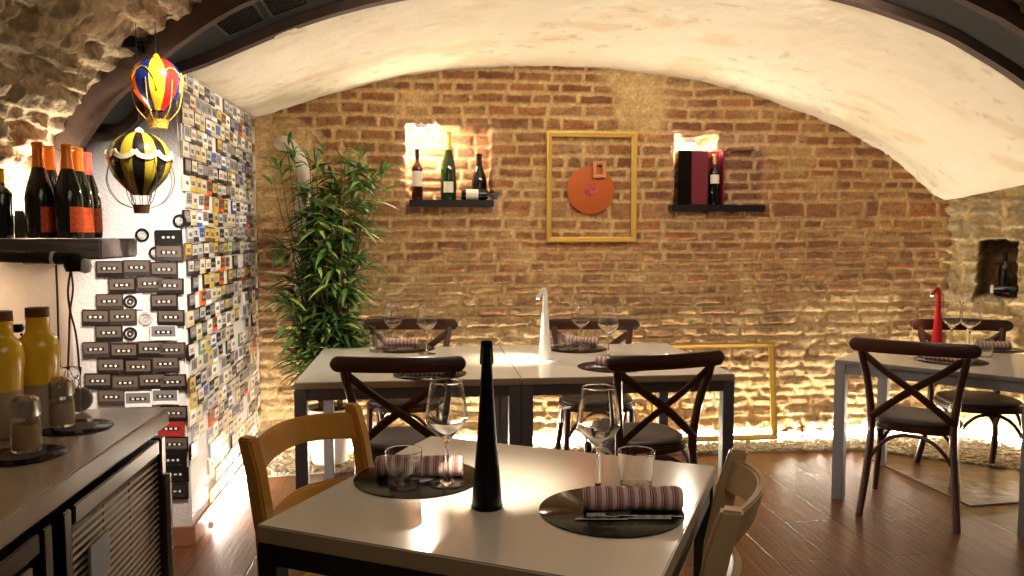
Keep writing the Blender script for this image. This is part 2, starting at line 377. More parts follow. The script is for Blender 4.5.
# --- plaster vault between the arch and the brick wall
ux = np.arange(-1.12, 4.95, .022); vy = np.linspace(YP - .03, YW + .12, 74); U, V = np.meshgrid(ux, vy)
t = np.clip((V - YP) / (YW - YP), 0, 1)
Z = smooth1(zA, U, .07) * (1 - t) + smooth1(zW, U, .07) * t
P = np.stack([U, V, Z], -1)
gx = np.gradient(Z, axis=1) / .022; N0 = np.stack([gx, 0 * gx, -1 + 0 * gx], -1); N0 /= np.linalg.norm(N0, axis=-1, keepdims=True)
n1 = fbm(U * 2.2, V * 2.2, 61, 5); disp = .02 * (n1 - .5) + .012 * (fbm(U * 8, V * 8, 62, 4) - .5)
col = mixc(c3(230, 219, 196) + 0 * U[..., None], c3(214, 192, 156), .6 * sstep(fbm(U * 3, V * 5, 63, 4), .55, .72))
col = mixc(col, c3(176, 160, 134), .5 * sstep(fbm(U * 14, V * 22, 64, 4), .64, .75) * sstep(fbm(U * 2, V * 2, 65, 3), .45, .6))
disp = disp + np.clip((U - 4.9) * 5, 0, .2)
sheet('ceiling', P, N0, disp, col, M_['plaster_vault'])

# --- near stone vault and upper left wall (one curved sheet swept along Y)
near = [(XL + .02, 1.36), (-1.46, 1.5), (-1.385, 1.66), (-1.315, 1.775), (-1.18, 1.955), (-1.07, 2.055), (-.96, 2.15), (-.755, 2.29), (-.535, 2.40), (-.31, 2.48), (-.09, 2.54), (.4, 2.63), (.9, 2.665), (1.5, 2.64), (1.98, 2.53), (2.34, 2.395), (2.46, 2.34), (2.95, 2.08), (3.5, 1.75), (3.9, 1.43)]
pp = spline([(x, 0, z) for x, z in near], 24); L_ = [0]
for a, b in zip(pp, pp[1:]): L_.append(L_[-1] + (b - a).length)
L_ = np.array(L_); s_ = np.arange(0, L_[-1], .0125); X_ = np.interp(s_, L_, [p.x for p in pp]); Z_ = np.interp(s_, L_, [p.z for p in pp])
yy = np.arange(YF + .005, -1.2, -.0145)[::-1]
U, V = np.meshgrid(yy, s_); d, ID = masonry(U, V, .085, [.14, .22, .3, .2], .018, 21, wu=.025, wv=.03, rough=.012, pj=.35)
mask = sstep(d, -.004, .012); r1, r2 = h2(ID, 1, 5), h2(ID, 2, 9)
st = mixc(c3(176, 154, 124) + 0 * U[..., None], c3(136, 116, 92), r1); st = mixc(st, c3(204, 186, 152), (r2 > .6) * .6)
st = st * (.6 + .8 * fbm(U * 18, V * 18, 25, 4))[..., None]
col = mixc(c3(206, 186, 150) + 0 * U[..., None], st, mask * (.4 + .6 * sstep(fbm(U * 3, V * 4, 5, 3), .4, .6)))
disp = mask * (.008 + .022 * r2) + .014 * (fbm(U * 9, V * 11, 6, 5) - .5) + .016 * (fbm(U * 2, V * 3, 7, 3) - .5) + .012 * (fbm(U * 24, V * 34, 8, 4) - .5) - .03 * sstep(fbm(U * 5, V * 9, 18, 3), .62, .72)
disp = disp * sstep(V, 0, .12)
dX = np.gradient(X_); dZ = np.gradient(Z_); nn = np.hypot(dX, dZ); NX, NZ = dZ / nn, -dX / nn
P = np.stack([np.repeat(X_[:, None], len(yy), 1), U, np.repeat(Z_[:, None], len(yy), 1)], -1)
N0 = np.stack([np.repeat(NX[:, None], len(yy), 1), 0 * U, np.repeat(NZ[:, None], len(yy), 1)], -1)
sheet('ceiling', P, N0, disp, col, M_['stone'])

# --- plain walls, pier, arch
b = MB(); b.box((XL - .052, (YF - 1.2) / 2, .69), (.1, YF + 1.2, 1.38)); b.box((XL - .052, (YF + YP) / 2 , 1.0), (.1, YP - YF, 2.0)); tag(b.build('wall_left', M_['beige_wall']), kind='structure')
b = MB(); b.box(((XS - 2.2) / 2, (YP + YW + .2) / 2, 1.15), (XS + 2.2, YW + .2 - YP, 2.3)); tag(b.build('wall_pier', M_['white_wall'], bevel=.012), kind='structure')
b = MB(); b.box((4.95, 1.5, 1.1), (.1, 5.4, 2.2)); tag(b.build('wall_right', M_['beige_wall']), kind='structure')

outer = [(-1.33, 1.30), (-1.33, 1.66), (-1.29, 1.75), (-1.165, 1.925), (-1.055, 2.025), (-.95, 2.12), (-.75, 2.262), (-.53, 2.37), (-.31, 2.45), (-.09, 2.51), (.4, 2.60), (.9, 2.635), (1.5, 2.61), (1.98, 2.50), (2.34, 2.365), (2.46, 2.31), (2.95, 2.05), (3.5, 1.72), (3.9, 1.4)]
rear = [(-1.45, 1.30), (-1.45, 1.75), (-1.42, 1.835), (-1.272, 1.844), (-1.156, 1.965), (-1.06, 2.085), (-.92, 2.145), (-.56, 2.305), (-.314, 2.39), (-.093, 2.446), (.4, 2.545), (.9, 2.592), (1.5, 2.57), (1.981, 2.506), (2.418, 2.386), (2.656, 2.282), (2.95, 2.118), (3.5, 1.75), (3.9, 1.4)]
O = spline([(x, 0, z) for x, z in outer], 8); Rr = spline([(x, 0, z) for x, z in rear], 8); n = len(O)
def offs(path, k, cl=True):
    out = []
    for i, p in enumerate(path):
        d_ = (path[min(i + 1, n - 1)] - path[max(i - 1, 0)]).normalized(); out.append(p + Vector((d_.z, 0, -d_.x)) * k)
    return out
I = offs(O, .055)                           # lower lip of the front flange
def loft(b, rows):
    m = len(rows); vs = [q for r_ in rows for q in r_]
    b.add(vs, [(j * n + i, j * n + i + 1, (j + 1) * n + i + 1, (j + 1) * n + i) for j in range(m - 1) for i in range(n - 1)])
at = lambda path, y: [Vector((p.x, y, p.z)) for p in path]
b = MB(); O2 = offs(O, -.12)
loft(b, [at(O2, YF), at(I, YF), at(I, YF + .045), at(O, YF + .05)])
R2 = offs(Rr, -.04); b.mi = 1
loft(b, [at(O, YF + .05), at(R2, YP - .06)])
b.mi = 0
loft(b, [at(R2, YP - .06), at(Rr, YP - .055), at(Rr, YP), at(offs(Rr, -.12), YP)])
tag(b.build('trim_1', [M_['arch_brown'], M_['arch_black']]), kind='structure')
b = MB(); b.box(((XS - .9) / 2 + .0, 0, 0), (.01, .01, .01)) if False else None
b.box(((XS + .012 + XL) / 2, YP - .008, .045), (XS + .012 - XL, .016, .09)); b.box((XS + .008, (YP + YW) / 2, .045), (.016, YW - YP, .09))
tag(b.build('baseboard_left', M_['base'], bevel=.003), kind='structure')

# --- floor
b = MB(); b.box((1.7, 2.1, -.05), (6.6, 6.6, .1)); tag(b.build('floor', M_['floor']), kind='structure')
q = [PZ(x, y, 0) for x, y in ((862, 456), (970, 507), (1024, 503), (1060, 480), (1030, 468), (930, 452))]
b = MB(); b.prism([(p.x, p.y) for p in q], -.01, .006); tag(b.build('floor', M_['slab'], bevel=.003), kind='structure')

# --- gravel bed along the walls
edge = [(-1.045, 4.60), (-.2, 4.70), (1.4, 4.82), (2.83, 4.78), (3.54, 4.22), (4.4, 3.3)]
backe = [(-1.05, 5.17), (-.2, 5.17), (1.4, 5.17), (3.62, 5.17), (3.86, 4.97), (4.8, 4.05)]
rs = np.random.RandomState(4); b = MB()
ico = bmesh.new(); bmesh.ops.create_icosphere(ico, subdivisions=1, radius=1); iv = [v.co.copy() for v in ico.verts]; ifc = [[v.index for v in f.verts] for f in ico.faces]; ico.free()
loft_n = len(edge); vs = [(x, y, .012) for x, y in edge] + [(x, y, .02) for x, y in backe] + [(x, y, 0) for x, y in edge]
b.add(vs, [(i, i + 1, loft_n + i + 1, loft_n + i) for i in range(loft_n - 1)] + [(2 * loft_n + i, 2 * loft_n + i + 1, i + 1, i) for i in range(loft_n - 1)])
for _ in range(5200):
    k = rs.uniform(0, loft_n - 1); i = min(int(k), loft_n - 2); f_ = k - i; w = rs.uniform(-.015, 1)
    ex = [edge[i][a] * (1 - f_) + edge[i + 1][a] * f_ for a in (0, 1)]; bx = [backe[i][a] * (1 - f_) + backe[i + 1][a] * f_ for a in (0, 1)]
    r = rs.uniform(.007, .017); Mx = T(ex[0] + (bx[0] - ex[0]) * w, ex[1] + (bx[1] - ex[1]) * w, .014 + r * .3) @ RZ(rs.uniform(0, 6)) @ Matrix.Diagonal((r * 1.3, r, r * .7, 1))
    b.add(iv, ifc, Mx)
me = bpy.data.meshes.new('gravel'); me.from_pydata(b.v, [], b.f); me.materials.append(M_['gravel'])
g = bpy.data.objects.new('gravel', me); COL.objects.link(g); tag(g, 'pale gravel bed between the plank floor and the brick wall', 'gravel', kind='stuff')
# rubble at the wall foot
rub = [(2.48, 5.10, .045), (2.60, 5.12, .055), (2.72, 5.10, .04), (2.88, 5.12, .05), (2.05, 5.12, .04), (1.25, 5.12, .045), (.4, 5.12, .05), (3.25, 5.12, .045), (3.45, 5.10, .035)]
for i, (x, y, r) in enumerate(rub):
    b = MB(); vs = []
    bm = bmesh.new(); bmesh.ops.create_icosphere(bm, subdivisions=3, radius=1)
    for v in bm.verts:
        c = v.co; k = 1 + .25 * sin(3 * c.x + i) * cos(4 * c.y + i * 2) + .12 * sin(7 * c.z + i * 3 + c.x * 5); v.co = c * k
    b.add([v.co.copy() for v in bm.verts], [[v.index for v in f.verts] for f in bm.faces], T(x, y, .02 + r * .45) @ RZ(i * 1.3) @ Matrix.Diagonal((r * 1.3, r * .7, r * .7, 1))); bm.free()
    where = ['beside the gold frame base', 'second from the gold frame base', 'third from the gold frame base', 'fourth from the gold frame base', 'behind the leaning gold frame', 'in the dark gap', 'behind the middle tables', 'next to the corner of the stone wall', 'in the corner of the stone wall'][i]
    tag(b.build('rock', M_['beige_rock'] if 'beige_rock' in M_ else M_['slab'], ang=60), 'rough brown stone at the wall foot, ' + where, 'rock', 'rubble stones at the wall foot')

# ------------------------------------------------------------------ LED strips (real lamps lying at the wall foot)
def strip(name, pts, m, label, r=.012):
    t_ = empty(name, pts[0], 0, label, 'light'); o = Vector(pts[0])
    MB().tube([Vector(p) - o for p in pts], r, 8).build('diffuser', M_[m], t_)
    for p in (pts[0], pts[-1]):
        k = Vector(p) - o; MB().box(tuple(k), (.02, .03, .03)).build('end_cap', M_['white_paint'], t_)
    return t_
strip('light_strip', [(-.80, 5.06, .045), (1.3, 5.06, .045), (3.2, 5.06, .045), (3.52, 5.02, .045)], 'led', 'warm glowing strip light lying along the foot of the brick wall')
strip('light_strip', [(3.66, 4.98, .045), (4.3, 4.37, .045), (4.7, 3.99, .045)], 'led', 'warm glowing strip light along the foot of the turned stone wall')
strip('light_strip', [(XS + .04, 3.80, .03), (XS + .04, 5.0, .03)], 'led_cool', 'white glowing strip light on the floor beside the cassette wall', .008)

# ------------------------------------------------------------------ chairs
def bistro():
    t = empty('bistro_chair', (0, 0, 0), 0); W = M_['bistro']
    for s in (-1, 1):
        MB().tube(spline([(s * .214, -.292, 0), (s * .200, -.232, .17), (s * .184, -.192, .38), (s * .186, -.188, .52), (s * .204, -.212, .68), (s * .226, -.25, .80), (s * .232, -.262, .85)], 6), lambda u: .0195 - .004 * abs(u - .5), 10).build('leg', W, t)
        MB().tube(spline([(s * .175, .165, .44), (s * .182, .178, .25), (s * .20, .205, 0)], 6), lambda u: .019 - .005 * u, 10).build('leg', W, t)
    # top rail: bent plank with round ends
    b = MB(); n_ = 28; vs = []
    for i in range(n_ + 1):
        u = sin((-1 + 2 * i / n_) * pi / 2); x = u * .287; y = -.262 - .038 * (1 - u * u); e = sqrt(max(0.0, 1 - max(0, (abs(u) - .88) / .12) ** 2)); hgt = .035 * max(e, .12); zc = .862
        for a in range(12):
            an = 2 * pi * a / 12; cx, sx = cos(an), sin(an)
            vs.append((x, y + .0145 * math.copysign(abs(cx) ** .6, cx), zc + hgt * math.copysign(abs(sx) ** .6, sx)))
    b.add(vs, [(i * 12 + k, i * 12 + (k + 1) % 12, (i + 1) * 12 + (k + 1) % 12, (i + 1) * 12 + k) for i in range(n_) for k in range(12)] + [tuple(range(12)), tuple(range(n_ * 12, n_ * 12 + 12))])
    b.build('top_rail', W, t)
    for s in (-1, 1):
        pth = spline([(s * .222, -.25, .815), (s * .118, -.258 + .005 * s, .735), (0, -.250 + .006 * s, .65), (-s * .105, -.225 + .005 * s, .562), (-s * .188, -.198, .485)], 6)
        MB().tube(pth, .0185, 10, flat=.32, up=(0, 1, .25)).build('cross_slat', W, t)
    def outline(w, d_, k=24, pw=2.9):
        return [(w * math.copysign(abs(cos(a)) ** (2 / pw), cos(a)) * (1 + .06 * sin(a)), d_ * math.copysign(abs(sin(a)) ** (2 / pw), sin(a))) for a in [2 * pi * i / k for i in range(k)]]
    MB().prism(outline(.215, .205, 36), .425, .458).build('seat_frame', W, t, bevel=.008)
    b = MB(); o1 = outline(.198, .188, 36); k = len(o1); vs = []
    for sc_, z in ((1, .457), (1.02, .468), (1, .480), (.85, .488), (.5, .492), (.02, .493)): vs += [(x * sc_, y * sc_, z) for x, y in o1]
    b.add(vs, [(j * k + i, j * k + (i + 1) % k, (j + 1) * k + (i + 1) % k, (j + 1) * k + i) for j in range(5) for i in range(k)]); b.build('cushion', M_['leather'], t, ang=60)
    def arc(p, q, zl=.27, zt=.415):
        p, q = Vector(p), Vector(q); pts = []
        for i in range(13):
            u = i / 12; h_ = 1 - abs(2 * u - 1) ** 2.6; c = p.lerp(q, u); pts.append((c.x, c.y, zl + (zt - zl) * h_))
        return pts
    for p, q in (((-.19, -.205, 0), (.19, -.205, 0)), ((-.178, .172, 0), (.178, .172, 0)), ((-.19, -.20, 0), (-.18, .17, 0)), ((.19, -.20, 0), (.18, .17, 0))):
        MB().tube(arc(p, q), .0095, 8).build('brace', W, t)
    return t
proto = bistro()
BG = 'cross-back bistro chairs'
bl = [(-.085, 3.60, -5, 'dark cross-back bistro chair tucked into the middle tables, on the plant side'),
      (.995, 3.555, 11.7, 'dark cross-back bistro chair tucked into the middle tables, toward the leaning gold frame'),
      (-.105, 4.52, 173.5, 'dark cross-back bistro chair against the brick wall, nearer the plant'),
      (.985, 4.395, 173.5, 'dark cross-back bistro chair against the brick wall, beside the white lamp'),
      (2.515, 3.745, -38, 'dark cross-back bistro chair in front of the grey-legged table, seen from behind'),
      (3.145, 4.12, 165, 'dark cross-back bistro chair behind the grey-legged table by the stone wall')]
for i, (x, y, a, lb) in enumerate(bl):
    o = proto if i == 0 else copy_tree(proto)
    o.location = (x, y, 0); o.rotation_euler = (0, 0, radians(a)); tag(o, lb, 'chair', BG)

def wood_chair(W):
    t = empty('wooden_chair')
    def slab_(pts_w, nm):
        pass
    for s in (-1, 1):
        b = MB(); ks = [(0, -.27), (.2, -.225), (.45, -.195), (.62, -.205), (.78, -.235), (.872, -.262)]; vs = []
        for z, y in ks:
            hw, hd = .020, .025 if z < .8 else .022
            vs += [(s * .226 + i * hw, y + j * hd, z) for i, j in ((-1, -1), (1, -1), (1, 1), (-1, 1))]
        b.add(vs, [(4 * j + i, 4 * j + (i + 1) % 4, 4 * j + 4 + (i + 1) % 4, 4 * j + 4 + i) for j in range(5) for i in range(4)] + [(3, 2, 1, 0), (20, 21, 22, 23)])
        b.build('leg', W, t, bevel=.006)
        MB().box((s * .19, .18, .215), (.036, .036, .43)).build('leg', W, t, bevel=.006)
    def slat(z0, hh_, bow, crown, y0, nm, w=.215):
        n_ = 20; b = MB(); vs = []
        for i in range(n_ + 1):
            u = -1 + 2 * i / n_; x = u * w; y = y0 - bow * (1 - u * u); zc = z0 + crown * (1 - u * u); hl = hh_ * (1 - .12 * (1 - u * u))
            lean = -.02
            vs += [(x, y - .009, zc - hl), (x, y + .009, zc - hl), (x, y + .009 + lean, zc + hl), (x, y - .009 + lean, zc + hl)]
        b.add(vs, [(4 * j + i, 4 * j + (i + 1) % 4, 4 * j + 4 + (i + 1) % 4, 4 * j + 4 + i) for j in range(n_) for i in range(4)] + [(3, 2, 1, 0), tuple(range(4 * n_, 4 * n_ + 4))])
        b.build(nm, W, t, bevel=.005)
    slat(.805, .042, .065, .022, -.232, 'top_slat'); slat(.615, .026, .05, .03, -.20, 'back_slat')
    MB().prism([(-.215, -.20), (.215, -.20), (.225, .20), (.10, .225), (-.10, .225), (-.225, .20)], .43, .455).build('seat', W, t, bevel=.007)
    for s in (-1, 1):
        MB().box((s * .195, -.01, .40), (.022, .37, .05)).build('seat_frame', W, t); MB().box((s * .195, -.02, .17), (.02, .39, .025)).build('stretcher', W, t)
    MB().box((0, .185, .40), (.36, .022, .05)).build('seat_frame', W, t); MB().box((0, .182, .22), (.36, .02, .03)).build('stretcher', W, t)
    return t
def place_from_back(t, p, q, face_az, back=.25):
    c = (Vector(p) + Vector(q)) / 2; f_ = Vector((sin(face_az), cos(face_az)))
    t.location = (c.x + f_.x * back, c.y + f_.y * back, 0); t.rotation_euler = (0, 0, -face_az)
wc = wood_chair(M_['honey']); place_from_back(wc, tuple(PZ(253, 439, .87))[:2], tuple(PZ(353, 404, .87))[:2], radians(122)); tag(wc, 'honey-coloured ladder-back wooden chair at the near table, beside the cassette wall', 'chair', 'ladder-back wooden chairs')
wc = wood_chair(M_['honey_other_light']); place_from_back(wc, tuple(PZ(728, 509, .87))[:2], tuple(PZ(733, 449, .87))[:2], radians(-66)); tag(wc, 'pale ladder-back wooden chair pushed against the striped-napkin side of the near table', 'chair', 'ladder-back wooden chairs')

# ------------------------------------------------------------------ tables
def table(name, loc, rz, w, d_, th, leg, frame, edge_m, label, group=None, h=.75, ov=0.0, apr=.05, legs=None):
    t = empty(name, loc, rz, label, 'table', group)
    b = MB(); b.box((w / 2, d_ / 2, h - th / 2), (w, d_, th))
    o = b.build('tabletop', [M_['top'], edge_m], t, bevel=.003)
    for p in o.data.polygons:
        if abs(p.normal.z) < .5: p.material_index = 1
    z1 = h - th
    for x in (ov + leg / 2, w - ov - leg / 2):
        for y in (ov + leg / 2, d_ - ov - leg / 2): MB().box((x, y, z1 / 2 - .0005), (leg, leg, z1 - .001)).build('leg', frame, t, bevel=.003)
    b = MB(); l2 = leg / 2
    for y in (ov + l2, d_ - ov - l2): b.box((w / 2, y, z1 - apr / 2 - .001), (w - 2 * ov - 2 * leg, leg * .7, apr))
    for x in (ov + l2, w - ov - l2): b.box((x, d_ / 2, z1 - apr / 2 - .001), (leg * .7, d_ - 2 * ov - 2 * leg, apr))
    b.build('apron', frame, t)
    return t
aznear = radians(28.2)
table('square_table', (-.381, 1.805, 0), -aznear, .911, .8515, .042, .05, M_['metal_black'], M_['top_edge'], 'white-topped square table with black frame, holding the black lamp')
table('square_table', (-.575, 3.545, 0), 0, 1.018, 1.06, .032, .055, M_['metal_dark'], M_['top_edge'], 'white-topped square table with charcoal legs, joined pair, on the plant side', 'pair of joined tables')
table('square_table', (.445, 3.545, 0), 0, 1.018, 1.06, .032, .055, M_['metal_dark'], M_['top_edge'], 'white-topped square table with charcoal legs, joined pair, holding the white lamp', 'pair of joined tables')
azr = radians(46.5)
table('square_table', (2.155, 3.9, 0), -azr, 0.90, .86, .022, .055, M_['metal_grey'], M_['metal_grey'], 'white-topped square table with grey metal legs beside the stone wall', h=.75)

# ------------------------------------------------------------------ tableware
def record_mesh(r):
    t = empty('vinyl_record')
    MB().lathe([(.0037, .0), (r - .002, 0), (r, .001), (r, .002), (r - .002, .003), (.0037, .003)], 64, closed=True).build('disc', M_['vinyl'], t)
    MB().lathe([(.0037, .0031), (.048, .0031), (.048, .0035), (.0037, .0035)], 40, closed=True).build('label', M_['metal_dark'], t)
    return t
def napkin():
    o = MB(); n_ = 16; prof = []
    for i in range(n_ + 1):
        u = i / n_; prof.append((.0275 + .0015 * sin(u * 9) + (.0 if 0 < i < n_ else -.003), -.118 + .236 * u))
    o.lathe([(.018, -.112)] + prof + [(.018, .112)], 24, RY(pi / 2) @ RZ(.3))
    sp = [(0.0, 0.0)]
    for s in (-1, 1):
        pth = [(s * .117, (.004 + .0018 * k * .8) * cos(k * .7), (.004 + .0018 * k * .8) * sin(k * .7)) for k in range(15)]
        o.tube(pth, .0016, 5)
    return o.build('napkin', M_['napkin'], ang=50)
def fork():
    b = MB(); b.box((-.05, 0, .0015), (.11, .009, .003)); b.box((.02, 0, .0025), (.05, .006, .003)); b.box((.055, 0, .0035), (.03, .021, .002))
    for k in range(4): b.box((.09, -.009 + k * .006, .004), (.045, .0028, .002))
    b.box((-.10, 0, .0015), (.02, .014, .003)); return b.build('fork', M_['steel'], bevel=.0006, seg=1)
def knife():
    b = MB(); b.box((-.06, 0, .003), (.10, .011, .006)); b.prism([(-.01, -.005), (.09, -.007), (.11, -.002), (.112, .005), (-.01, .005)], .002, .0035); return b.build('knife', M_['steel'], bevel=.0006, seg=1)
def thick(outer_, inner_):
    return outer_ + inner_
def wine():
    t = empty('wine_glass')
    def fine(p, k=4): return [(q.x, q.z) for q in spline([(r, 0, z) for r, z in p], k)]
    foot_ = [(.0005, .0), (.034, .0), (.0365, .0006), (.037, .0014), (.0355, .0022)]
    stem_ = fine([(.0355, .0022), (.026, .0036), (.014, .0065), (.0065, .014), (.0044, .03), (.0038, .06), (.0040, .085), (.0065, .098), (.016, .109), (.030, .1235), (.0395, .136), (.0425, .146), (.0420, .158), (.0385, .185), (.0345, .212), (.0320, .2275)])
    rim_ = [(.0320, .2275), (.0317, .2281), (.0313, .2281), (.0310, .2275)]
    in_ = fine([(.0310, .2275), (.0335, .212), (.0375, .185), (.0409, .158), (.0413, .147), (.0384, .1375), (.029, .1255), (.015, .1125), (.006, .1055), (.0005, .104)])
    pr = [(max(0.0002, r * 1.3), z * 1.2) for r, z in foot_ + stem_[1:] + rim_[1:] + in_[1:]]
    MB().lathe(pr, 40).build('bowl', M_['glass'], t, ang=50)
    return t
def tumbler():
    pr = [(.0002, 0), (.036, 0), (.0392, .0004), (.0405, .002), (.0408, .005), (.0444, .04), (.0490, .092), (.0492, .0942), (.0489, .0950), (.0484, .0950), (.0481, .0942), (.0478, .092), (.0432, .04), (.0402, .012), (.0396, .0095), (.038, .0082), (.034, .008), (.0002, .008)]
    return MB().lathe(pr, 48).build('tumbler', M_['glass'], ang=50)

RP = record_mesh(.172); NP = napkin(); FK = fork(); KN = knife(); WG = wine(); TB = tumbler()
used = set()
def put(proto_, loc, rz, label, cat, group, sc=1.0):
    o = proto_ if proto_.name not in used else copy_tree(proto_); used.add(proto_.name)
    o.location = loc; o.rotation_euler = (0, 0, rz); o.scale = (sc,) * 3; return tag(o, label, cat, group)
TZ = .7502
def setting(rec, nap, where, wines=(), tumb=(), cut=1, naz=None):
    c = PZ(*rec, .75); c.z = TZ; put(RP, c, 0, 'black record placemat ' + where, 'placemat', 'vinyl record placemats')
    a, b_ = PZ(*nap[0], .775), PZ(*nap[1], .775); m = (a + b_) / 2; dr = (b_ - a).normalized(); az = atan2(dr.y, dr.x)
    sn = .84 if m.y > 3 else 1.0; put(NP, (m.x, m.y, TZ + .0035 + .0278 * sn), az, 'striped napkin roll ' + where, 'napkin', 'striped napkin rolls', sn)
    nr = Vector((dr.y, -dr.x, 0)) * cut
    put(FK, (m.x + nr.x * .045, m.y + nr.y * .045, TZ + .0036), az + pi, 'steel fork by the napkin ' + where, 'fork', 'forks')
    put(KN, (m.x + nr.x * .066 - dr.x * .03, m.y + nr.y * .066 - dr.y * .03, TZ + .0036), az + pi, 'steel knife by the napkin ' + where, 'knife', 'knives')
    for i, (x, y) in enumerate(wines):
        g_ = PZ(x, y, .75); rr = (Vector((g_.x, g_.y)) - Vector((c.x, c.y))).length
        put(WG, (g_.x, g_.y, TZ + (.0036 if rr < .21 else 0)), 0, ('stemmed wine glass ' if len(wines) == 1 else ['wine glass, plant side, ', 'wine glass, other side, '][i]) + where, 'wine glass', 'wine glasses')
    for i, (x, y) in enumerate(tumb):
        g_ = PZ(x, y, .75); rr = (Vector((g_.x, g_.y)) - Vector((c.x, c.y))).length
        put(TB, (g_.x, g_.y, TZ + (.0036 if rr < .21 else 0)), 0, 'short water tumbler ' + where, 'glass', 'water tumblers')
setting((418, 478), ((375, 468), (464, 468)), 'at the honey-coloured chair on the near table', [(447, 485)], [(404, 487)], cut=-1)
setting((611, 511), ((583, 501), (681, 501)), 'at the pale chair on the near table', [(598, 494)], [(636, 488)])
setting((405, 349), ((380, 342.5), (422, 342.5)), 'at the far side of the middle tables beside the plant', [(393, 351), (427, 354)], [(377, 352)])
setting((430, 374), ((400, 371), (452, 371)), 'at the near plant-side corner of the middle tables')
setting((577, 349), ((562, 340), (602, 342)), 'behind the white lamp on the middle tables', [(581, 350), (608, 357)], [(566, 350)])
setting((612, 367), ((592, 361), (640, 363)), 'by the white lamp, near edge of the middle tables')
setting((951, 361), ((925, 355), (960, 359)), 'at the near side of the grey-legged table', [(951, 349), (969, 351)], [(983, 357)])
setting((990, 349), ((975, 346), (1010, 346)), 'at the far side of the grey-legged table')

def lamp(m, loc, az, label, hgt, power, cap=None):
    t = empty('table_lamp', loc, -az, label, 'lamp', 'slender cordless table lamps')
    s = hgt / .40
    MB().lathe([(.0002, 0), (.034 * s, 0), (.0355 * s, .003), (.034 * s, .03 * s), (.024 * s, .15 * s), (.0165 * s, .26 * s), (.011 * s, .355 * s), (.008 * s, .378 * s), (.0002, .38 * s)], 32).build('body', m, t)
    MB().lathe([(.0365 * s, 0), (.0370 * s, .001), (.037 * s, .006), (.0355 * s, .007), (.001, .0072)], 32).build('base', m, t)
    Mh = T(0, .020 * s, .362 * s) @ RX(radians(-54))
    b = MB(); b.prism([(-.013 * s, -.030 * s), (.013 * s, -.030 * s), (.0165 * s, .03 * s), (.012 * s, .040 * s), (-.012 * s, .040 * s), (-.0165 * s, .03 * s)], -.009 * s, .010 * s, Mh); b.build('lamp_head', m, t, bevel=.003)
    MB().lathe([(.0002, -.0012), (.0085 * s, -.001), (.009 * s, 0), (.0002, .001)], 16, T(0, .040 * s, .328 * s)).build('lamp_lens', M_['lens'], t)
    ld = bpy.data.lights.new('lamp_light', 'SPOT'); ld.energy = power; ld.color = (1, .84, .62); ld.spot_size = radians(84); ld.spot_blend = .8; ld.shadow_soft_size = .012
    lo = bpy.data.objects.new('lamp_light', ld); COL.objects.link(lo); lo.parent = t; lo.location = (0, .042 * s, .312 * s); lo.rotation_euler = (radians(20), 0, 0)
    return t
p = PZ(487, 507, .75); lamp(M_['black_paint'], (p.x, p.y, TZ), radians(4.6), 'black cone-shaped cordless lamp standing on the near table', .415, 12)
p = PZ(545, 359, .75); lamp(M_['white_paint'], (p.x, p.y, TZ), radians(-84), 'white cone-shaped cordless lamp on the middle tables', .39, 24)
p = PZ(937, 346, .75); lamp(M_['red_paint'], (p.x, p.y, TZ), radians(-60), 'red cone-shaped cordless lamp on the grey-legged table', .36, 5)

# ------------------------------------------------------------------ wall frames and record
def frame(name, w, h_, bw, bd, m, label, loc, rot=(0, 0, 0)):
    t = empty(name, loc, 0, label, 'frame'); t.rotation_euler = rot
    def rail(a, b_, c, d_):
        # mitred moulding piece: outer a->b_, inner d_->c
        prf = [(0, 0), (0, bd), (.25, bd * 1.0), (.5, bd * .8), (.8, bd * .55), (1, bd * .5), (1, 0)]
        vs = []
        for k, y in prf: vs += [(a[0] + (d_[0] - a[0]) * k, -y, a[1] + (d_[1] - a[1]) * k), (b_[0] + (c[0] - b_[0]) * k, -y, b_[1] + (c[1] - b_[1]) * k)]
        q_ = len(prf); b = MB(); b.add(vs, [(2 * i, 2 * i + 1, 2 * i + 3, 2 * i + 2) for i in range(q_ - 1)] + [(0, 2 * q_ - 2, 2 * q_ - 1, 1), tuple(2 * i for i in range(q_)), tuple(2 * i + 1 for i in reversed(range(q_)))]); b.build('frame_rail', m, t)
    X, Z = w / 2, h_; x, z0, z1 = X - bw, bw, Z - bw
    rail((-X, 0), (X, 0), (x, z0), (-x, z0)); rail((X, Z), (-X, Z), (-x, z1), (x, z1)); rail((-X, Z), (-X, 0), (-x, z0), (-x, z1)); rail((X, 0), (X, Z), (x, z1), (x, z0))
    return t
YB = YW - .045
a, c = PY(547, 131, YB), PY(636, 242, YB)
frame('picture_frame', c.x - a.x, a.z - c.z, .034, .03, M_['gold'], 'empty gold frame hung on the brick wall around an orange record', ((a.x + c.x) / 2, YB + .02, c.z))
rc = PY(591, 190, YB); t = empty('vinyl_record', (rc.x, YB + .010, rc.z), 0, 'orange vinyl record hanging on the brick wall inside the gold frame', 'record'); t.rotation_euler = (pi / 2, 0, 0)
r_ = (PY(614, 190, YB) - PY(568, 190, YB)).x / 2 + .004
MB().lathe([(.0037, 0), (r_ - .002, 0), (r_, .0015), (r_ - .002, .003), (.0037, .003)], 64, closed=True).build('disc', M_['copper'], t)
MB().lathe([(.0037, .003), (.042, .003), (.042, .0035), (.0037, .0035)], 40, closed=True).build('label', mat('pink_flower_label', (206, 70, 66), .5, var=.9, vscale=38), t, label='pink and white patterned centre label')
fp = PY(600, 169, YB - .03); w0 = PY(613, 160, YB - .03).x - PY(595, 160, YB - .03).x
frame('picture_frame', .085, .108, .022, .015, M_['pinkish'], 'tiny ornate gilt frame fixed over the edge of the orange record', (fp.x, YB - .012, fp.z - .055))
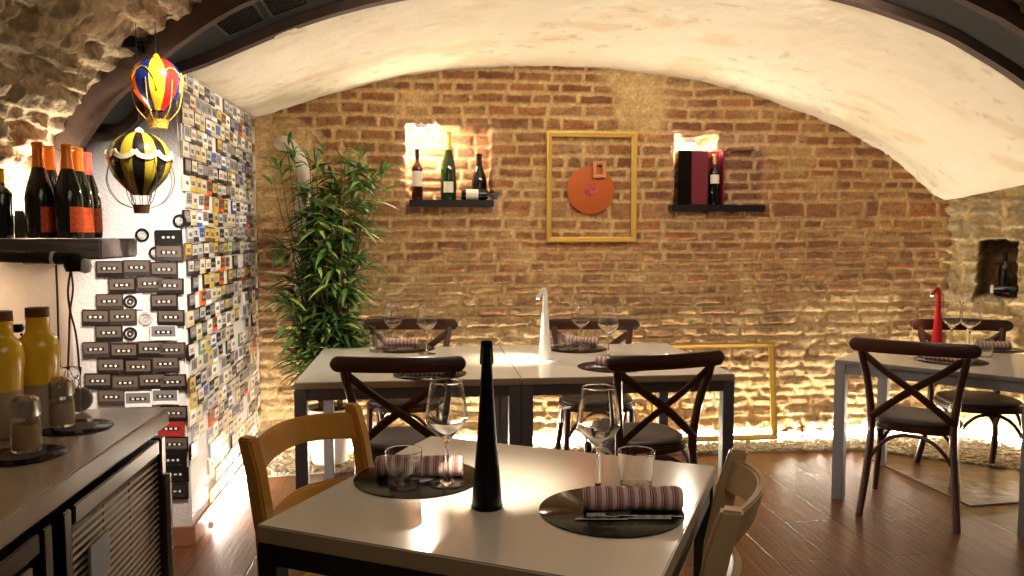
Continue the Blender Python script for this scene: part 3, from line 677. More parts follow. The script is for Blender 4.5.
frame('picture_frame', .87, .655, .035, .03, M_['gold'], 'large empty gold frame leaning on the brick wall at the gravel', (1.925, 5.00, .03), (radians(-7), 0, 0))

# ------------------------------------------------------------------ bottles
def bottle(kind, body, neck, labelm=None, h_=.30, r=.038, lab=(.05, .13), side=False):
    t = empty('wine_bottle'); s = h_
    if kind == 'champagne': pr = [(.0002, .004), (r * .6, .001), (r * .95, 0), (r, .006), (r * 1.02, .16 * s), (r * 1.0, .42 * s), (r * .90, .52 * s), (r * .66, .64 * s), (r * .44, .74 * s), (r * .37, .82 * s), (r * .36, .955 * s), (r * .40, .96 * s), (r * .40, .985 * s), (r * .30, 1.0 * s), (.0002, 1.0 * s)]
    else: pr = [(.0002, .004), (r * .6, .001), (r * .95, 0), (r, .006), (r, .62 * s), (r * .93, .66 * s), (r * .6, .715 * s), (r * .40, .75 * s), (r * .37, .80 * s), (r * .37, .97 * s), (r * .42, .972 * s), (r * .42, .995 * s), (.0002, 1.0 * s)]
    MB().lathe(pr, 28).build('body', body, t)
    k = .70 if kind == 'champagne' else .80
    nk = [(rr + .0009, z) for rr, z in pr if z >= k * s]
    MB().lathe([(nk[0][0], nk[0][1] - .001)] + nk, 28).build('foil', neck, t)
    if labelm:
        n_ = 14; vs = []
        for i in range(n_ + 1):
            a_ = -pi / 2 + (-1 + 2 * i / n_) * (.62 if kind == 'champagne' else 1.1)
            for z in lab: vs.append(((r * 1.025 + .0006) * cos(a_), (r * 1.025 + .0006) * sin(a_), z))
        MB().add(vs, [(2 * i, 2 * i + 2, 2 * i + 3, 2 * i + 1) for i in range(n_)]).build('label', labelm, t)
    return t
# niche with three bottles and one lying
YN = YW + .07
def slab_shelf(a, b_, label):
    t = tag(MB().box(((a.x + b_.x) / 2, YW + .045, a.z - .026), (b_.x - a.x, .27, .045)).build('wall_shelf', M_['shelf_dark'], bevel=.004), label, 'shelf', 'black slate niche shelves'); return t
a1, a2 = PY(409, 199, YW - .09), PY(494, 203, YW - .09); slab_shelf(a1, a2, 'black shelf slab in the lit niche holding a green champagne bottle')
zs1 = a1.z - .0035
def bot_at(px, pt, pb, Y, kind, body, neck, lab, labr, label, r, zb=None):
    q = PY(px, pt, Y); z0 = zb if zb is not None else PY(px, pb, Y).z
    o = bottle(kind, body, neck, lab, q.z - z0, r, labr); o.location = (q.x, Y, z0 + .0005); tag(o, label, 'bottle'); return o
bot_at(417, 149, 197, YN - .03, 'bordeaux', M_['wine_red'], M_['bottle_black'], M_['paper'], (.09, .19), 'clear bottle with pale label and red wine, under the niche lamp', .036, zs1)
bot_at(448, 132, 198, YN - .04, 'champagne', M_['bottle_green'], M_['foil_gold'], M_['paper'], (.05, .12), 'green champagne bottle with gold neck in the centre of the niche', .052, zs1)
bot_at(479, 154, 196, YN + .02, 'champagne', M_['bottle_black'], M_['bottle_black'], None, (0, 0), 'black bottle standing behind the lying bottle in the niche', .050, zs1)
ly = bottle('bordeaux', M_['bottle_black'], M_['bottle_black'], M_['paper'], .25, .036, (.03, .11)); q = PY(461, 193, YN - .08)
ly.location = (q.x, YN - .10, zs1 + .037); ly.rotation_euler = (0, pi / 2, 0); tag(ly, 'dark bottle lying on its side on the niche shelf, pale label facing out', 'bottle')
a1, a2 = PY(672, 204, YW - .09), PY(766, 206, YW - .09); slab_shelf(a1, a2, 'black shelf slab in the niche holding the burgundy box'); zs2 = a1.z - .0035
t = empty('wine_case', (0, 0, 0), 0, 'open burgundy presentation box standing in the lit niche', 'box')
qa, qb = PY(677, 151, YN - .05), PY(723, 151, YN - .05); w = qb.x - qa.x; hh_ = qa.z - zs2; t.location = (qa.x, YN - .05, zs2 + .0005)
MB().box((w * .14, .01, hh_ / 2), (w * .28, .09, hh_)).build('box_side', M_['bottle_black'], t, bevel=.002)
MB().box((w * .64, .052, hh_ / 2), (w * .72, .006, hh_)).build('box_back', M_['burgundy'], t)
MB().box((w * .45, .0, hh_ / 2), (w * .34, .10, hh_ * .985)).build('box_insert', M_['burgundy'], t, bevel=.002)
MB().box((w * .985, .01, hh_ / 2), (w * .03, .085, hh_ * .99)).build('box_lid', M_['burgundy'], t)
MB().box((w * .80, .01, .003), (w * .36, .08, .005)).build('box_base', M_['bottle_black'], t)
bot_at(714.5, 154, 202, YN - .045, 'bordeaux', M_['bottle_black'], M_['foil_gold'], M_['paper'], (.14, .20), 'slim dark wine bottle with cream label in the burgundy box', .034, zs2 + .006)

def puck(x, y, z, label, e, col=(1, .80, .58), rr=.028):
    t = empty('niche_spotlight', (x, y, z), 0, label, 'light', 'niche spotlights')
    MB().lathe([(rr + .006, -.004), (rr + .010, .012), (rr + .008, .03), (.0002, .032)], 24).build('housing', M_['white_paint'], t)
    MB().lathe([(.0002, -.022), (rr * .6, -.017), (rr, .0), (rr, .006), (.0002, .006)], 24).build('lens', M_['spot'], t)
    ld = bpy.data.lights.new('niche_light', 'POINT'); ld.energy = e; ld.color = col; ld.shadow_soft_size = .03
    lo = bpy.data.objects.new('niche_light', ld); COL.objects.link(lo); lo.parent = t; lo.location = (0, 0, -.045); return t
q = PY(421, 128, YW + .02); puck(q.x, YW + .03, q.z, 'glowing spotlight at the top of the niche above the pale-labelled bottle', 15)
q = PY(689, 143, YW + .01); puck(q.x + .01, YW + .03, q.z, 'glowing spotlight in the niche above the burgundy box', 18)

# bottles in the stone niche
def wall_pt(px, py, depth):
    u, z = wall_uv(px, py); return c0 + cdv * u - cn * depth + Vector((0, 0, z))
q = wall_pt(1003, 295, .06); bo = bottle('bordeaux', M_['bottle_black'], M_['bottle_black'], None, .30, .037); bo.location = (q.x, q.y, nb[1] + .012); tag(bo, 'black wine bottle standing in the small stone niche', 'bottle')
q = wall_pt(990, 291, .035); bo = bottle('bordeaux', M_['bottle_black'], M_['bottle_black'], M_['paper'], .24, .037, (.0, .02)); bo.location = (q.x, q.y, nb[1] + .048)
bo.rotation_euler = (0, pi / 2, atan2(cdv.y, cdv.x)); tag(bo, 'black wine bottle lying on its side in the small stone niche', 'bottle')

# ------------------------------------------------------------------ bottle shelf on the left
SZ = 1.395
tag(MB().box(((-1.07 + XL) / 2, 2.93, SZ - .0355), (-1.06 - XL, .34, .069)).build('wall_shelf', M_['beam'], bevel=.006), 'thick weathered grey shelf holding champagne bottles', 'shelf')
foils = ['foil_orange', 'foil_orange', 'foil_orange', 'foil_orange', 'foil_pink']
wh = ['next to the dark box', 'second from the dark box', 'third from the dark box', 'second from the shelf end', 'with a pink foil']
for i, (px, pt, Y) in enumerate([(37, 142, 2.80), (48.5, 146, 2.89), (66, 144, 2.80), (77, 147.5, 2.89), (86, 152.5, 2.98)]):
    q = PY(px, pt, Y); o = bottle('champagne', M_['bottle_dark'], M_[foils[i]], M_['label_orange'], q.z - SZ, .044, (.02, .105)); o.location = (q.x, Y, SZ + .0005); o.rotation_euler = (0, 0, radians(62))
    hb = q.z - SZ; MB().lathe([(.0265, .645 * hb), (.0225, .70 * hb), (.0232, .70 * hb), (.0272, .645 * hb)], 28, closed=True).build('neck_band', M_['paper'], o)
    tag(o, 'dark champagne bottle with orange label on the thick shelf, ' + wh[i], 'bottle', 'champagne bottles on the thick shelf')
q = PY(1, 168, 2.79); o = bottle('bordeaux', M_['bottle_dark'], M_['foil_yellow'], None, q.z - SZ, .036); o.location = (q.x - .01, 2.80, SZ + .0005); tag(o, 'bottle with a bright yellow neck foil beside the black box on the shelf', 'bottle')
qa, qb = PY(5, 211, 2.98), PY(31, 211, 2.98); t = tag(MB().box(((qa.x + qb.x) / 2 - .02, 2.98, SZ + (qa.z - SZ) / 2 + .0005), (qb.x - qa.x + .05, .12, qa.z - SZ)).build('storage_box', M_['black_paint'], bevel=.003), 'small black box behind the champagne bottles on the shelf', 'box')
qs = PY(18, 205, 3.08); t = empty('light_strip', (-1.46, 3.02, SZ + .03), 0, 'bright lamp hidden behind the champagne bottles on the shelf', 'light')
MB().box((0, 0, 0), (.03, .16, .03)).build('housing', M_['white_paint'], t); MB().box((.0, 0, .02), (.02, .15, .012)).build('lens', M_['spot'], t)
ld = bpy.data.lights.new('shelf_light', 'POINT'); ld.energy = 15; ld.color = (1, .86, .66); ld.shadow_soft_size = .04
lo = bpy.data.objects.new('shelf_light', ld); COL.objects.link(lo); lo.parent = t; lo.location = (.10, -.04, .09)
# dark pipe, lamp head and cables under the shelf
t = empty('insulated_pipe', (0, 0, 0), 0, 'black foam-covered pipe running under the thick grey shelf', 'pipe')
pa, pb = PY(-30, 255, 2.72), PY(78, 259, 2.72)
MB().tube([pa, pa.lerp(pb, .4), pb], .020, 12).build('sleeve', M_['tube_dark'], t)
MB().tube([pa.lerp(pb, .76) + Vector((0, -.002, 0)), pa.lerp(pb, .79) + Vector((0, -.002, 0))], .0225, 12).build('clip', M_['white_paint'], t)
MB().lathe([(.0002, -.03), (.024, -.028), (.030, -.01), (.026, .02), (.012, .03), (.0002, .031)], 20, T(*(pb + Vector((-.01, -.01, -.012))))).build('joint', M_['black_paint'], t)
MB().lathe([(.0002, -.026), (.016, -.02), (.021, 0), (.016, .02), (.0002, .024)], 20, T(*(pb + Vector((.022, -.002, -.022))))).build('cap', M_['white_paint'], t)
for nm, pts in (('near the pipe clip', [(56, 264), (57.5, 300), (59, 350), (63, 400), (64, 470), (66, 590)]), ('looped pair below the pipe joint', [(71, 268), (68, 290), (70, 310), (76, 335), (79, 370), (76, 400), (74, 470), (76, 590)]), ('second of the pair below the pipe joint', [(71, 270), (73, 290), (70, 312), (69, 340), (68, 372), (69, 400), (70, 470), (69, 590)])):
    P_ = [PY(x, y, 2.74) for x, y in pts]
    P_[-1].z = .0045
    tag(MB().tube(spline(P_, 6), .0035, 6).build('cable', M_['cable']), 'thin brown cable hanging from under the shelf, ' + nm, 'cable', 'hanging cables')

# ------------------------------------------------------------------ counter with fridge
CX, CY1, CY0 = -.72, 2.30, .55
tag(MB().box(((CX + XL) / 2 + .002, (CY0 + CY1) / 2, .895), (CX - XL - .004, CY1 - CY0, .05)).build('countertop', M_['counter'], bevel=.004), 'grey laminate bar countertop holding yellow bottles', 'countertop')
t = empty('bar_fridge', (CX, 0, 0), 0, 'stainless bar fridge with slatted grille doors under the countertop', 'fridge')
MB().box(((XL - CX) / 2 - .02, (CY0 + CY1) / 2, .434), (CX - XL - .06, CY1 - CY0 - .02, .866)).build('body', M_['steel_dark'], t, bevel=.004)
def fdoor(y0, y1, nm, grille=True):
    z0, z1 = .08, .855
    b = MB()
    for y in (y0 + .017, y1 - .017): b.box((-.008, y, (z0 + z1) / 2), (.03, .034, z1 - z0))
    for z in (z0 + .02, z1 - .02): b.box((-.008, (y0 + y1) / 2, z), (.03, y1 - y0 - .1, .04))
    d_ = b.build('door', M_['steel_dark'], t, bevel=.003)
    MB().box((-.018, (y0 + y1) / 2, (z0 + z1) / 2), (.004, y1 - y0 - .1, z1 - z0 - .08)).build('back_panel', M_['metal_black'], d_)
    if grille:
        b = MB(); z = z0 + .06
        while z < z1 - .05: b.box((-.006, (y0 + y1) / 2, z), (.006, y1 - y0 - .06, .0035), None, RY(radians(40))); z += .017
        y = y0 + .07
        while y < y1 - .06: b.box((-.009, y, (z0 + z1) / 2), (.004, .003, z1 - z0 - .09)); y += .16
        b.build('grille', M_['grille'], d_)
        MB().box((.003, y0 + .17, z1 - .16), (.006, .10, .09)).build('sticker', M_['metal_grey'], d_)
    else:
        MB().box((-.004, (y0 + y1) / 2, (z0 + z1) / 2), (.006, y1 - y0 - .13, z1 - z0 - .12)).build('glass_panel', M_['w_glaze'], d_)
    MB().box((.014, y1 - .012, .5), (.016, .014, .5)).build('handle', M_['steel'], d_)
fdoor(1.62, 2.24, 'a'); fdoor(.95, 1.57, 'b', False)

RP2 = record_mesh(.088); CZ = .9205
for px, py, lb in ((75, 428, 'under the far shaker'), (22, 456, 'under the near shaker')):
    o = copy_tree(RP2) if lb.startswith('under the near') else RP2; p = PZ(px, py, .92); o.location = (p.x, p.y, CZ); tag(o, 'small black vinyl record used as a coaster on the counter, ' + lb, 'coaster', 'record coasters')
def shaker(m, lb, px, py):
    t = empty('spice_shaker', (0, 0, 0), 0, lb, 'shaker', 'glass shakers with steel caps'); p = PZ(px, py, .92); t.location = (p.x, p.y, CZ + .0036)
    MB().lathe([(.0002, 0), (.030, 0), (.0315, .003), (.030, .06), (.027, .078), (.0255, .0785), (.0285, .06), (.0295, .006), (.0002, .005)], 8 * 3).build('jar', M_['glass'], t)
    MB().lathe([(.0002, .0055), (.028, .006), (.0275, .045), (.0255, .060), (.0002, .062)], 24).build('spice', m, t)
    MB().lathe([(.0285, .078), (.031, .079), (.031, .10), (.029, .115), (.018, .124), (.0002, .126)], 28).build('lid', M_['steel'], t)
shaker(M_['salt'], 'glass shaker with steel cap and brown spice on the near coaster', 27, 452)
shaker(M_['pepper'], 'glass shaker with steel cap and pale spice on the far coaster', 62, 427)
def ybottle(px, py, lb):
    p = PZ(px, py, .92); t = empty('ceramic_bottle', (p.x, p.y, CZ), 0, lb, 'bottle', 'yellow glazed bottles on the counter')
    MB().lathe([(.0002, 0), (.040, 0), (.043, .004), (.042, .05), (.0425, .10), (.043, .115)], 32).build('lower_body', M_['w_glaze'], t)
    MB().lathe([(.043, .115), (.0445, .14), (.048, .18), (.0485, .205), (.043, .228), (.030, .240), (.027, .247), (.0265, .275), (.028, .278), (.028, .282), (.0002, .283)], 32).build('upper_body', M_['y_glaze'], t)
    MB().lathe([(.0265, .2835), (.0275, .285), (.027, .305), (.0002, .306)], 24).build('stopper', M_['cork'], t)
ybottle(42, 427, 'yellow-glazed ceramic bottle with brown stopper beside the glass jar'); ybottle(5, 437, 'yellow-glazed ceramic bottle with brown stopper farther from the glass jar')
p = PZ(70, 414, .92); t = tag(MB().lathe([(.0002, 0), (.028, 0), (.030, .003), (.030, .10), (.0325, .125), (.031, .126), (.0285, .10), (.028, .012), (.0002, .010)], 28).build('glass_jar', M_['glass'], ang=70), 'tall empty glass jar behind the shakers on the counter', 'jar'); t.location = (p.x, p.y, CZ)
a_, b_ = PY(24, 330, 2.12), PY(34, 420, 2.12); t = empty('ladle', (0, 0, 0), 0, 'black ladle standing between the yellow bottles', 'ladle')
MB().tube([(a_.x, 2.14, CZ + .003), (a_.x - .003, 2.14, a_.z - .04), (a_.x - .012, 2.13, a_.z - .01)], .0035, 8).build('handle', M_['black_paint'], t)
MB().lathe([(.0002, -.012), (.012, -.009), (.016, .0), (.012, .010), (.0002, .012)], 16, T(a_.x - .018, 2.125, a_.z + .004)).build('bowl', M_['black_paint'], t)
p = PZ(89, 407, .92); tag(MB().lathe([(.0002, -.008), (.030, -.008), (.034, -.003), (.034, .003), (.030, .008), (.0002, .008)], 32, T(p.x + .0, 2.27, CZ + .0345) @ RX(pi / 2)).build('drinks_coaster', M_['metal_grey'], ang=50), 'round grey disc standing on edge at the far end of the counter', 'disc')

# ------------------------------------------------------------------ plant, planter, pipe
pc = Vector((-.575, 4.83, 0)); t = empty('potted_bamboo', pc, 0, 'tall bushy bamboo plant in a white planter between cassette wall and tables', 'plant')
MB().lathe([(.0002, .02), (.10, .02), (.105, .024), (.14, .34), (.145, .345), (.145, .36), (.130, .36), (.126, .33), (.0002, .33)], 32).build('pot', M_['pot'], t)
MB().lathe([(.0002, .318), (.125, .322), (.125, .333), (.0002, .335)], 24).build('soil', M_['soil'], t)
lv = MB(); rnd = random.Random(5)
def leaf(base, dirv, L, w):
    d_ = dirv.normalized(); side = d_.cross(Vector((rnd.uniform(-.3, .3), rnd.uniform(-.3, .3), 1))).normalized(); up = side.cross(d_)
    vs = []; dr = rnd.uniform(.15, .55)
    for k, ww in ((0, .12), (.25, .85), (.5, 1), (.78, .6), (1, .02)):
        c = base + d_ * L * k - Vector((0, 0, 1)) * L * dr * k * k
        vs += [c - side * w * ww + up * w * .25 * ww, c, c + side * w * ww + up * w * .25 * ww]
    lv.mi = rnd.choice([0, 0, 1, 1, 2]); lv.add(vs, [(3 * j + i, 3 * j + i + 1, 3 * j + i + 4, 3 * j + i + 3) for j in range(4) for i in range(2)])
for k in range(17):
    a0 = k * 2.4; r0 = rnd.uniform(.02, .08); top = Vector((cos(a0) * rnd.uniform(.08, .32), sin(a0) * rnd.uniform(.04, .17), rnd.uniform(1.25, 1.82) if k < 12 else rnd.uniform(.7, 1.1)))
    if k in (0, 3): top.z = 1.86
    base = Vector((cos(a0) * r0, sin(a0) * r0, .33)); pth = spline([base, base.lerp(top, .35) + Vector((cos(a0), sin(a0), 0)) * -.02, base.lerp(top, .7), top], 6)
    MB().tube(pth, lambda u: .0085 - .005 * u, 8).build('stem', M_['stem'], t)
    nb_ = int(12 + 15 * (top.z - .5))
    for j in range(nb_):
        u = .22 + .78 * (j + rnd.random()) / nb_; c = pth[min(len(pth) - 1, int(u * (len(pth) - 1)))]
        az = rnd.uniform(0, 2 * pi); bl_ = rnd.uniform(.04, .16) * (1.1 - .3 * u); e = c + Vector((cos(az) * bl_, sin(az) * bl_ * .8, rnd.uniform(.01, .09)))
        for q_ in range(rnd.randint(5, 8)):
            a2_ = az + rnd.uniform(-1.1, 1.1); leaf(c.lerp(e, rnd.uniform(.3, 1)), Vector((cos(a2_), sin(a2_) * .8, rnd.uniform(-.25, .95))), rnd.uniform(.10, .19), rnd.uniform(.010, .016))
for k in range(16):   # top sprays
    sx = -.30 + .042 * k; c = Vector((sx, rnd.uniform(-.06, .06), rnd.uniform(1.58, 1.90)))
    MB().tube(spline([(sx * .5, 0, 1.2), (sx * .8, c.y * .5, 1.45), tuple(c)], 5), .003, 6).build('stem', M_['stem'], t)
    for q_ in range(9): leaf(c + Vector((0, 0, rnd.uniform(-.12, .06))), Vector((rnd.uniform(-.9, .9), rnd.uniform(-.4, .4), rnd.uniform(.2, 1))), rnd.uniform(.11, .18), .013)
# keep the foliage on this side of the brick wall
lv.v = [(x, min(y, YW - .04 - pc.y - .02), z) if True else (x, y, z) for x, y, z in lv.v]
lv.v = [(max(x, XS - pc.x + .02), y, z) for x, y, z in lv.v]
lv.build('leaves', [M_['leaf0'], M_['leaf1'], M_['leaf2']], t, ang=80)
t = empty('drain_pipe', (0, 0, 0), 0, 'white curved pipe coming out of the brick wall behind the plant', 'pipe')
P_ = [PY(280, 143, YW + .02), PY(287, 144, 5.13), PY(297, 156, 5.1), PY(304, 176, 5.1), PY(304, 196, 5.1), PY(300, 215, 5.1)]
MB().tube(spline(P_, 6), .045, 20).build('elbow', M_['pvc'], t)
q = PY(300, 215, 5.1); MB().tube([q + Vector((0, 0, .01)), q - Vector((0, 0, .5))], .043, 20).build('pipe', M_['pvc'], t)
tag(MB().tube([PY(343.5, 258, 5.10), PY(344.5, 440, 5.06)], .018, 12).build('vertical_pipe', M_['pvc']), 'thin white vertical pipe on the brick wall behind the plant', 'pipe')

# ------------------------------------------------------------------ hot-air balloons
def balloon(px, ptop, pbot, R, Y, mats, label, basket, scallop, hook, skirt):
    tp, bt = PY(px, ptop, Y), PY(px, pbot, Y); h_ = tp.z - bt.z
    t = empty('toy_balloon', (tp.x, Y, bt.z), 0, label, 'ornament', 'hanging toy hot-air balloons')
    prof = []
    for i in range(15):
        u = .5 - .5 * cos(pi * i / 14); z = h_ * u
        rr = R * float(np.interp(u, [0, .06, .15, .28, .42, .55, .68, .8, .9, .96, 1], [.30, .40, .60, .82, .95, 1.0, .97, .84, .62, .40, .0]))
        prof.append((max(rr, .0005), z))
    ng = len(mats[1]); seg = ng * 4; b = MB(); vs = []
    for r_2, z in prof:
        for k in range(seg):
            a_ = 2 * pi * k / seg - pi / 2 + mats[2]; f_ = 1 + .02 * abs(sin(a_ * ng / 2)); vs.append((r_2 * f_ * cos(a_), r_2 * f_ * sin(a_), z))
    for g_ in range(ng):
        b.mi = mats[1][g_]; fs = [(j * seg + k, j * seg + (k + 1) % seg, (j + 1) * seg + (k + 1) % seg, (j + 1) * seg + k) for j in range(14) for k in range(g_ * 4, g_ * 4 + 4)]
        base_ = len(b.v) if g_ == 0 else 0
        if g_ == 0: b.add(vs, fs)
        else: b.f += [list(f_) for f_ in fs]; b.m += [b.mi] * len(fs)
    b.build('envelope', [M_[k] for k in mats[0]], t, ang=70)
    # scallops / festoon
    n_ = scallop[0]; b = MB()
    for s_i in range(n_):
        for q_ in range(8):
            u0, u1 = q_ / 8, (q_ + 1) / 8; row = []
            for u in (u0, u1):
                a_ = 2 * pi * (s_i + u) / n_; zc = scallop[1] * h_ + scallop[3] * h_ * sin(pi * u) ** .6 * scallop[4]
                rr = np.interp(zc, [z for _, z in prof], [r2 for r2, _ in prof]) * 1.035 + .0015
                row.append((rr * cos(a_), rr * sin(a_), zc))
            b.beam(row[0], row[1], scallop[2], scallop[5] * R)
    b.build('scalloped_trim', M_[skirt], t)
    # basket
    bh = basket[1]; bw = basket[0]; z0 = -basket[2] - bh; b = MB()
    b.lathe([(.0002, z0), (bw * .85, z0), (bw, z0 + bh * .9), (bw * 1.08, z0 + bh), (bw * .9, z0 + bh), (bw * .8, z0 + .006), (.0002, z0 + .006)], 20); b.build('basket', M_[basket[3]], t)
    for k in range(8):
        a_ = 2 * pi * k / 8 + .2; p0 = (R * .62 * cos(a_) * .55, R * .62 * sin(a_) * .55, .02 * h_); p1 = (bw * cos(a_), bw * sin(a_), z0 + bh)
        MB().tube([p0, p1], .0012, 5).build('cord', M_['bronze'], t)
    if basket[4]:
        for k in range(8):
            a_ = 2 * pi * k / 8; pts = [(R * .98 * cos(a_), R * .98 * sin(a_), h_ * .55), (R * 1.12 * cos(a_), R * 1.12 * sin(a_), h_ * .2), (R * .8 * cos(a_), R * .8 * sin(a_), -.02), (bw * 1.1 * cos(a_), bw * 1.1 * sin(a_), z0 + bh * .6)]
            MB().tube(spline(pts, 5), .0013, 5).build('cord', M_['bronze'], t)
    else:
        for k in range(6):
            a_ = 2 * pi * k / 6 + .4; pts = [(R * 1.03 * cos(a_), R * 1.03 * sin(a_), h_ * .55), (R * .85 * cos(a_), R * .85 * sin(a_), h_ * .08), (bw * cos(a_), bw * sin(a_), z0 + bh * .9)]
            MB().tube(spline(pts, 5), .0016, 5).build('cord', M_['wicker'], t)
    MB().lathe([(R * .16, h_ * .985), (R * .12, h_ + .006), (.003, h_ + .012), (.0002, h_ + .013)], 14).build('crown_cap', M_[skirt], t)
    MB().tube([(0, 0, h_ + .01), (0, 0, hook)], .0014, 5).build('hanging_cord', M_['black_paint'], t)
    return t
balloon(156, 57, 111, .083, 2.92, (['b_yellow', 'b_blue', 'b_red', 'b_orange'], [3, 1, 0, 2, 1] * 2, radians(-72)), 'toy hot-air balloon in red, blue and yellow, hung highest below the arch', (.036, .030, .030, 'wicker', 0), (5, .34, .0035, .42, 1, .03), .32, 'b_yellow')
balloon(139, 131, 195, .102, 2.90, (['b_black', 'b_olive'], [0, 1] * 8, radians(5)), 'toy hot-air balloon in black and olive stripes with cream trim, hung lower', (.028, .030, .034, 'bronze', 1), (9, .66, .004, -.10, 1, .16), .70, 'b_cream')
# iron hook bracket on the arch
t = empty('iron_bracket', (0, 0, 0), 0, 'black iron chain bracket on the arch holding the balloons', 'bracket')
qa = PY(131, 45, 2.96); qb = PY(153, 44, 2.94)
MB().tube(spline([qa, qa.lerp(qb, .5) + Vector((0, 0, .02)), qb], 5), .005, 8).build('arm', M_['black_paint'], t)
for k in range(5):
    c = qa.lerp(qb, k / 5); MB().tube([c + Vector((.009 * cos(a_), 0, .009 * sin(a_) + .008)) for a_ in [2 * pi * i / 10 for i in range(11)]], .0025, 6).build('chain_link', M_['black_paint'], t)
MB().box(tuple(qa + Vector((-.01, .04, .01))), (.05, .10, .04)).build('wall_plate', M_['black_paint'], t)

# ventilation grilles set in the arch soffit
gi = [i for i in range(n) if -.82 < O[i].x < -.45]
for (u0, lb) in ((-.80, 'lower down the arch'), (-.62, 'higher up the arch')):
    def S(x, k):
        zf = np.interp(x, [p.x for p in O], [p.z for p in O]); zr = np.interp(x, [p.x for p in R2], [p.z for p in R2]); return Vector((x, YF + .05 + (YP - .06 - YF - .05) * k, zf * (1 - k) + zr * k - .006))
    t = empty('ceiling_vent', (0, 0, 0), 0, 'black ventilation grille in the dark arch underside, ' + lb, 'vent', 'arch ventilation grilles'); b = MB()
    for (p, q) in ((S(u0, .25), S(u0 + .15, .25)), (S(u0, .75), S(u0 + .15, .75)), (S(u0, .25), S(u0, .75)), (S(u0 + .15, .25), S(u0 + .15, .75))): b.beam(p, q, .012, .008)
    b.build('frame', M_['metal_black'], t); b = MB()
    for k in range(1, 9): b.beam(S(u0, .25 + .5 * k / 9), S(u0 + .15, .25 + .5 * k / 9), .006, .005)
    b.build('slats', M_['metal_black'], t)

# ------------------------------------------------------------------ cassettes
cm = {}
def cmat(n, c, r=.35): cm[n] = mat('cassette_' + n, c, r); return cm[n]
for n_, c in dict(black=(24, 20, 19), charcoal=(52, 46, 43), taupe=(98, 84, 72), cream=(206, 192, 160), beige=(184, 166, 128), clear=(176, 172, 164), white=(226, 222, 214), yellow=(186, 158, 66), orange=(206, 92, 48), red=(160, 48, 40), blue=(44, 84, 160), grey=(120, 114, 108), brown=(96, 66, 44), green=(86, 120, 90)).items(): cmat(n_, c)
CW, CH, CT = .114, .071, .012
def ordw(k): return ['first', 'second', 'third', 'fourth', 'fifth', 'sixth', 'seventh', 'eighth', 'ninth', 'tenth', 'eleventh', 'twelfth', 'thirteenth', 'fourteenth', 'fifteenth', 'sixteenth', 'seventeenth', 'eighteenth', 'nineteenth', 'twentieth'][k]
def body(b, w=CW, h_=CH, t_=CT):
    b.box((0, -t_ / 2, 0), (w, t_, h_)); b.prism([(-w * .33, -h_ * .47), (w * .33, -h_ * .47), (w * .29, -h_ * .27), (-w * .29, -h_ * .27)], 0, .002, T(0, -t_, 0) @ RX(pi / 2)); return b
def hub(b, s):
    pr = []
    for k in range(12):
        a_ = 2 * pi * k / 12; rr = .0062 if k % 2 else .0050; pr.append((s * .021 + rr * cos(a_), rr * sin(a_)))
    b.prism(pr, 0, .0012, T(0, -CT - .0016, .003) @ RX(pi / 2)); return b
# front: larger, with parts
def cassette(bodyc, labc, hubc='white', plain=False):
    t = empty('cassette_tape'); body(MB()).build('shell', cm[bodyc], t, bevel=.0015, seg=1)
    MB().prism([(-CW * .45, -.0165), (CW * .45, -.0165), (CW * .45, .030), (-CW * .45, .030)], 0, .0008, T(0, -CT, 0) @ RX(pi / 2)).build('label', cm[labc], t)
    MB().prism([(-.034, -.0045), (.034, -.0045), (.036, .003), (.034, .0105), (-.034, .0105), (-.036, .003)], 0, .0014, T(0, -CT, 0) @ RX(pi / 2)).build('window', cm['black'], t)
    for s in (-1, 1): hub(MB(), s).build('hub', cm[hubc], t)
    if not plain: MB().box((.0, -CT - .002, .003), (.012, .001, .007)).build('tape_window', cm[hubc], t)
    return t
protos = {}
rows = [((177.5, 238), 'black', 'black'), ((178, 253), 'charcoal', 'taupe'),
 ((110.6, 269), 'black', 'taupe'), ((137.7, 268), 'charcoal', 'taupe'), ((165, 270), 'black', 'taupe'),
 ((123, 285.6), 'black', 'taupe'), ((151, 284), 'charcoal', 'taupe'), ((177, 286), 'black', 'taupe'),
 ((110.6, 301.7), 'charcoal', 'taupe'), ((165, 302), 'black', 'taupe'),
 ((96.7, 317.5), 'black', 'taupe'), ((123.7, 317), 'charcoal', 'taupe'), ((177, 317.5), 'black', 'taupe'),
 ((110, 333), 'black', 'taupe'), ((164.4, 332.5), 'white', 'grey'),
 ((97, 349.5), 'charcoal', 'taupe'), ((125, 351), 'black', 'taupe'), ((152, 349), 'black', 'taupe'), ((178, 350), 'charcoal', 'taupe'),
 ((112, 366), 'black', 'taupe'), ((139.4, 367), 'black', 'taupe'), ((166.4, 364), 'charcoal', 'taupe'),
 ((99, 381), 'black', 'taupe'), ((126.4, 383), 'charcoal', 'taupe'), ((153, 381), 'black', 'taupe'), ((179, 382), 'black', 'taupe'),
 ((112.5, 397), 'charcoal', 'taupe'), ((139, 399), 'white', 'grey'), ((166, 396.4), 'white', 'grey'),
 ((180, 413), 'black', 'taupe'), ((172, 428.6), 'red', 'red'), ((181.5, 444), 'black', 'taupe'), ((174, 460), 'black', 'black'), ((181, 474), 'black', 'black'), ((176, 491), 'black', 'charcoal')]
rws = []; 
for (p, bc, lc) in rows:
    for r_0 in rws:
        if abs(r_0[0][0][1] - p[1]) < 5: r_0.append((p, bc, lc)); break
    else: rws.append([(p, bc, lc)])
rc_ = random.Random(3)
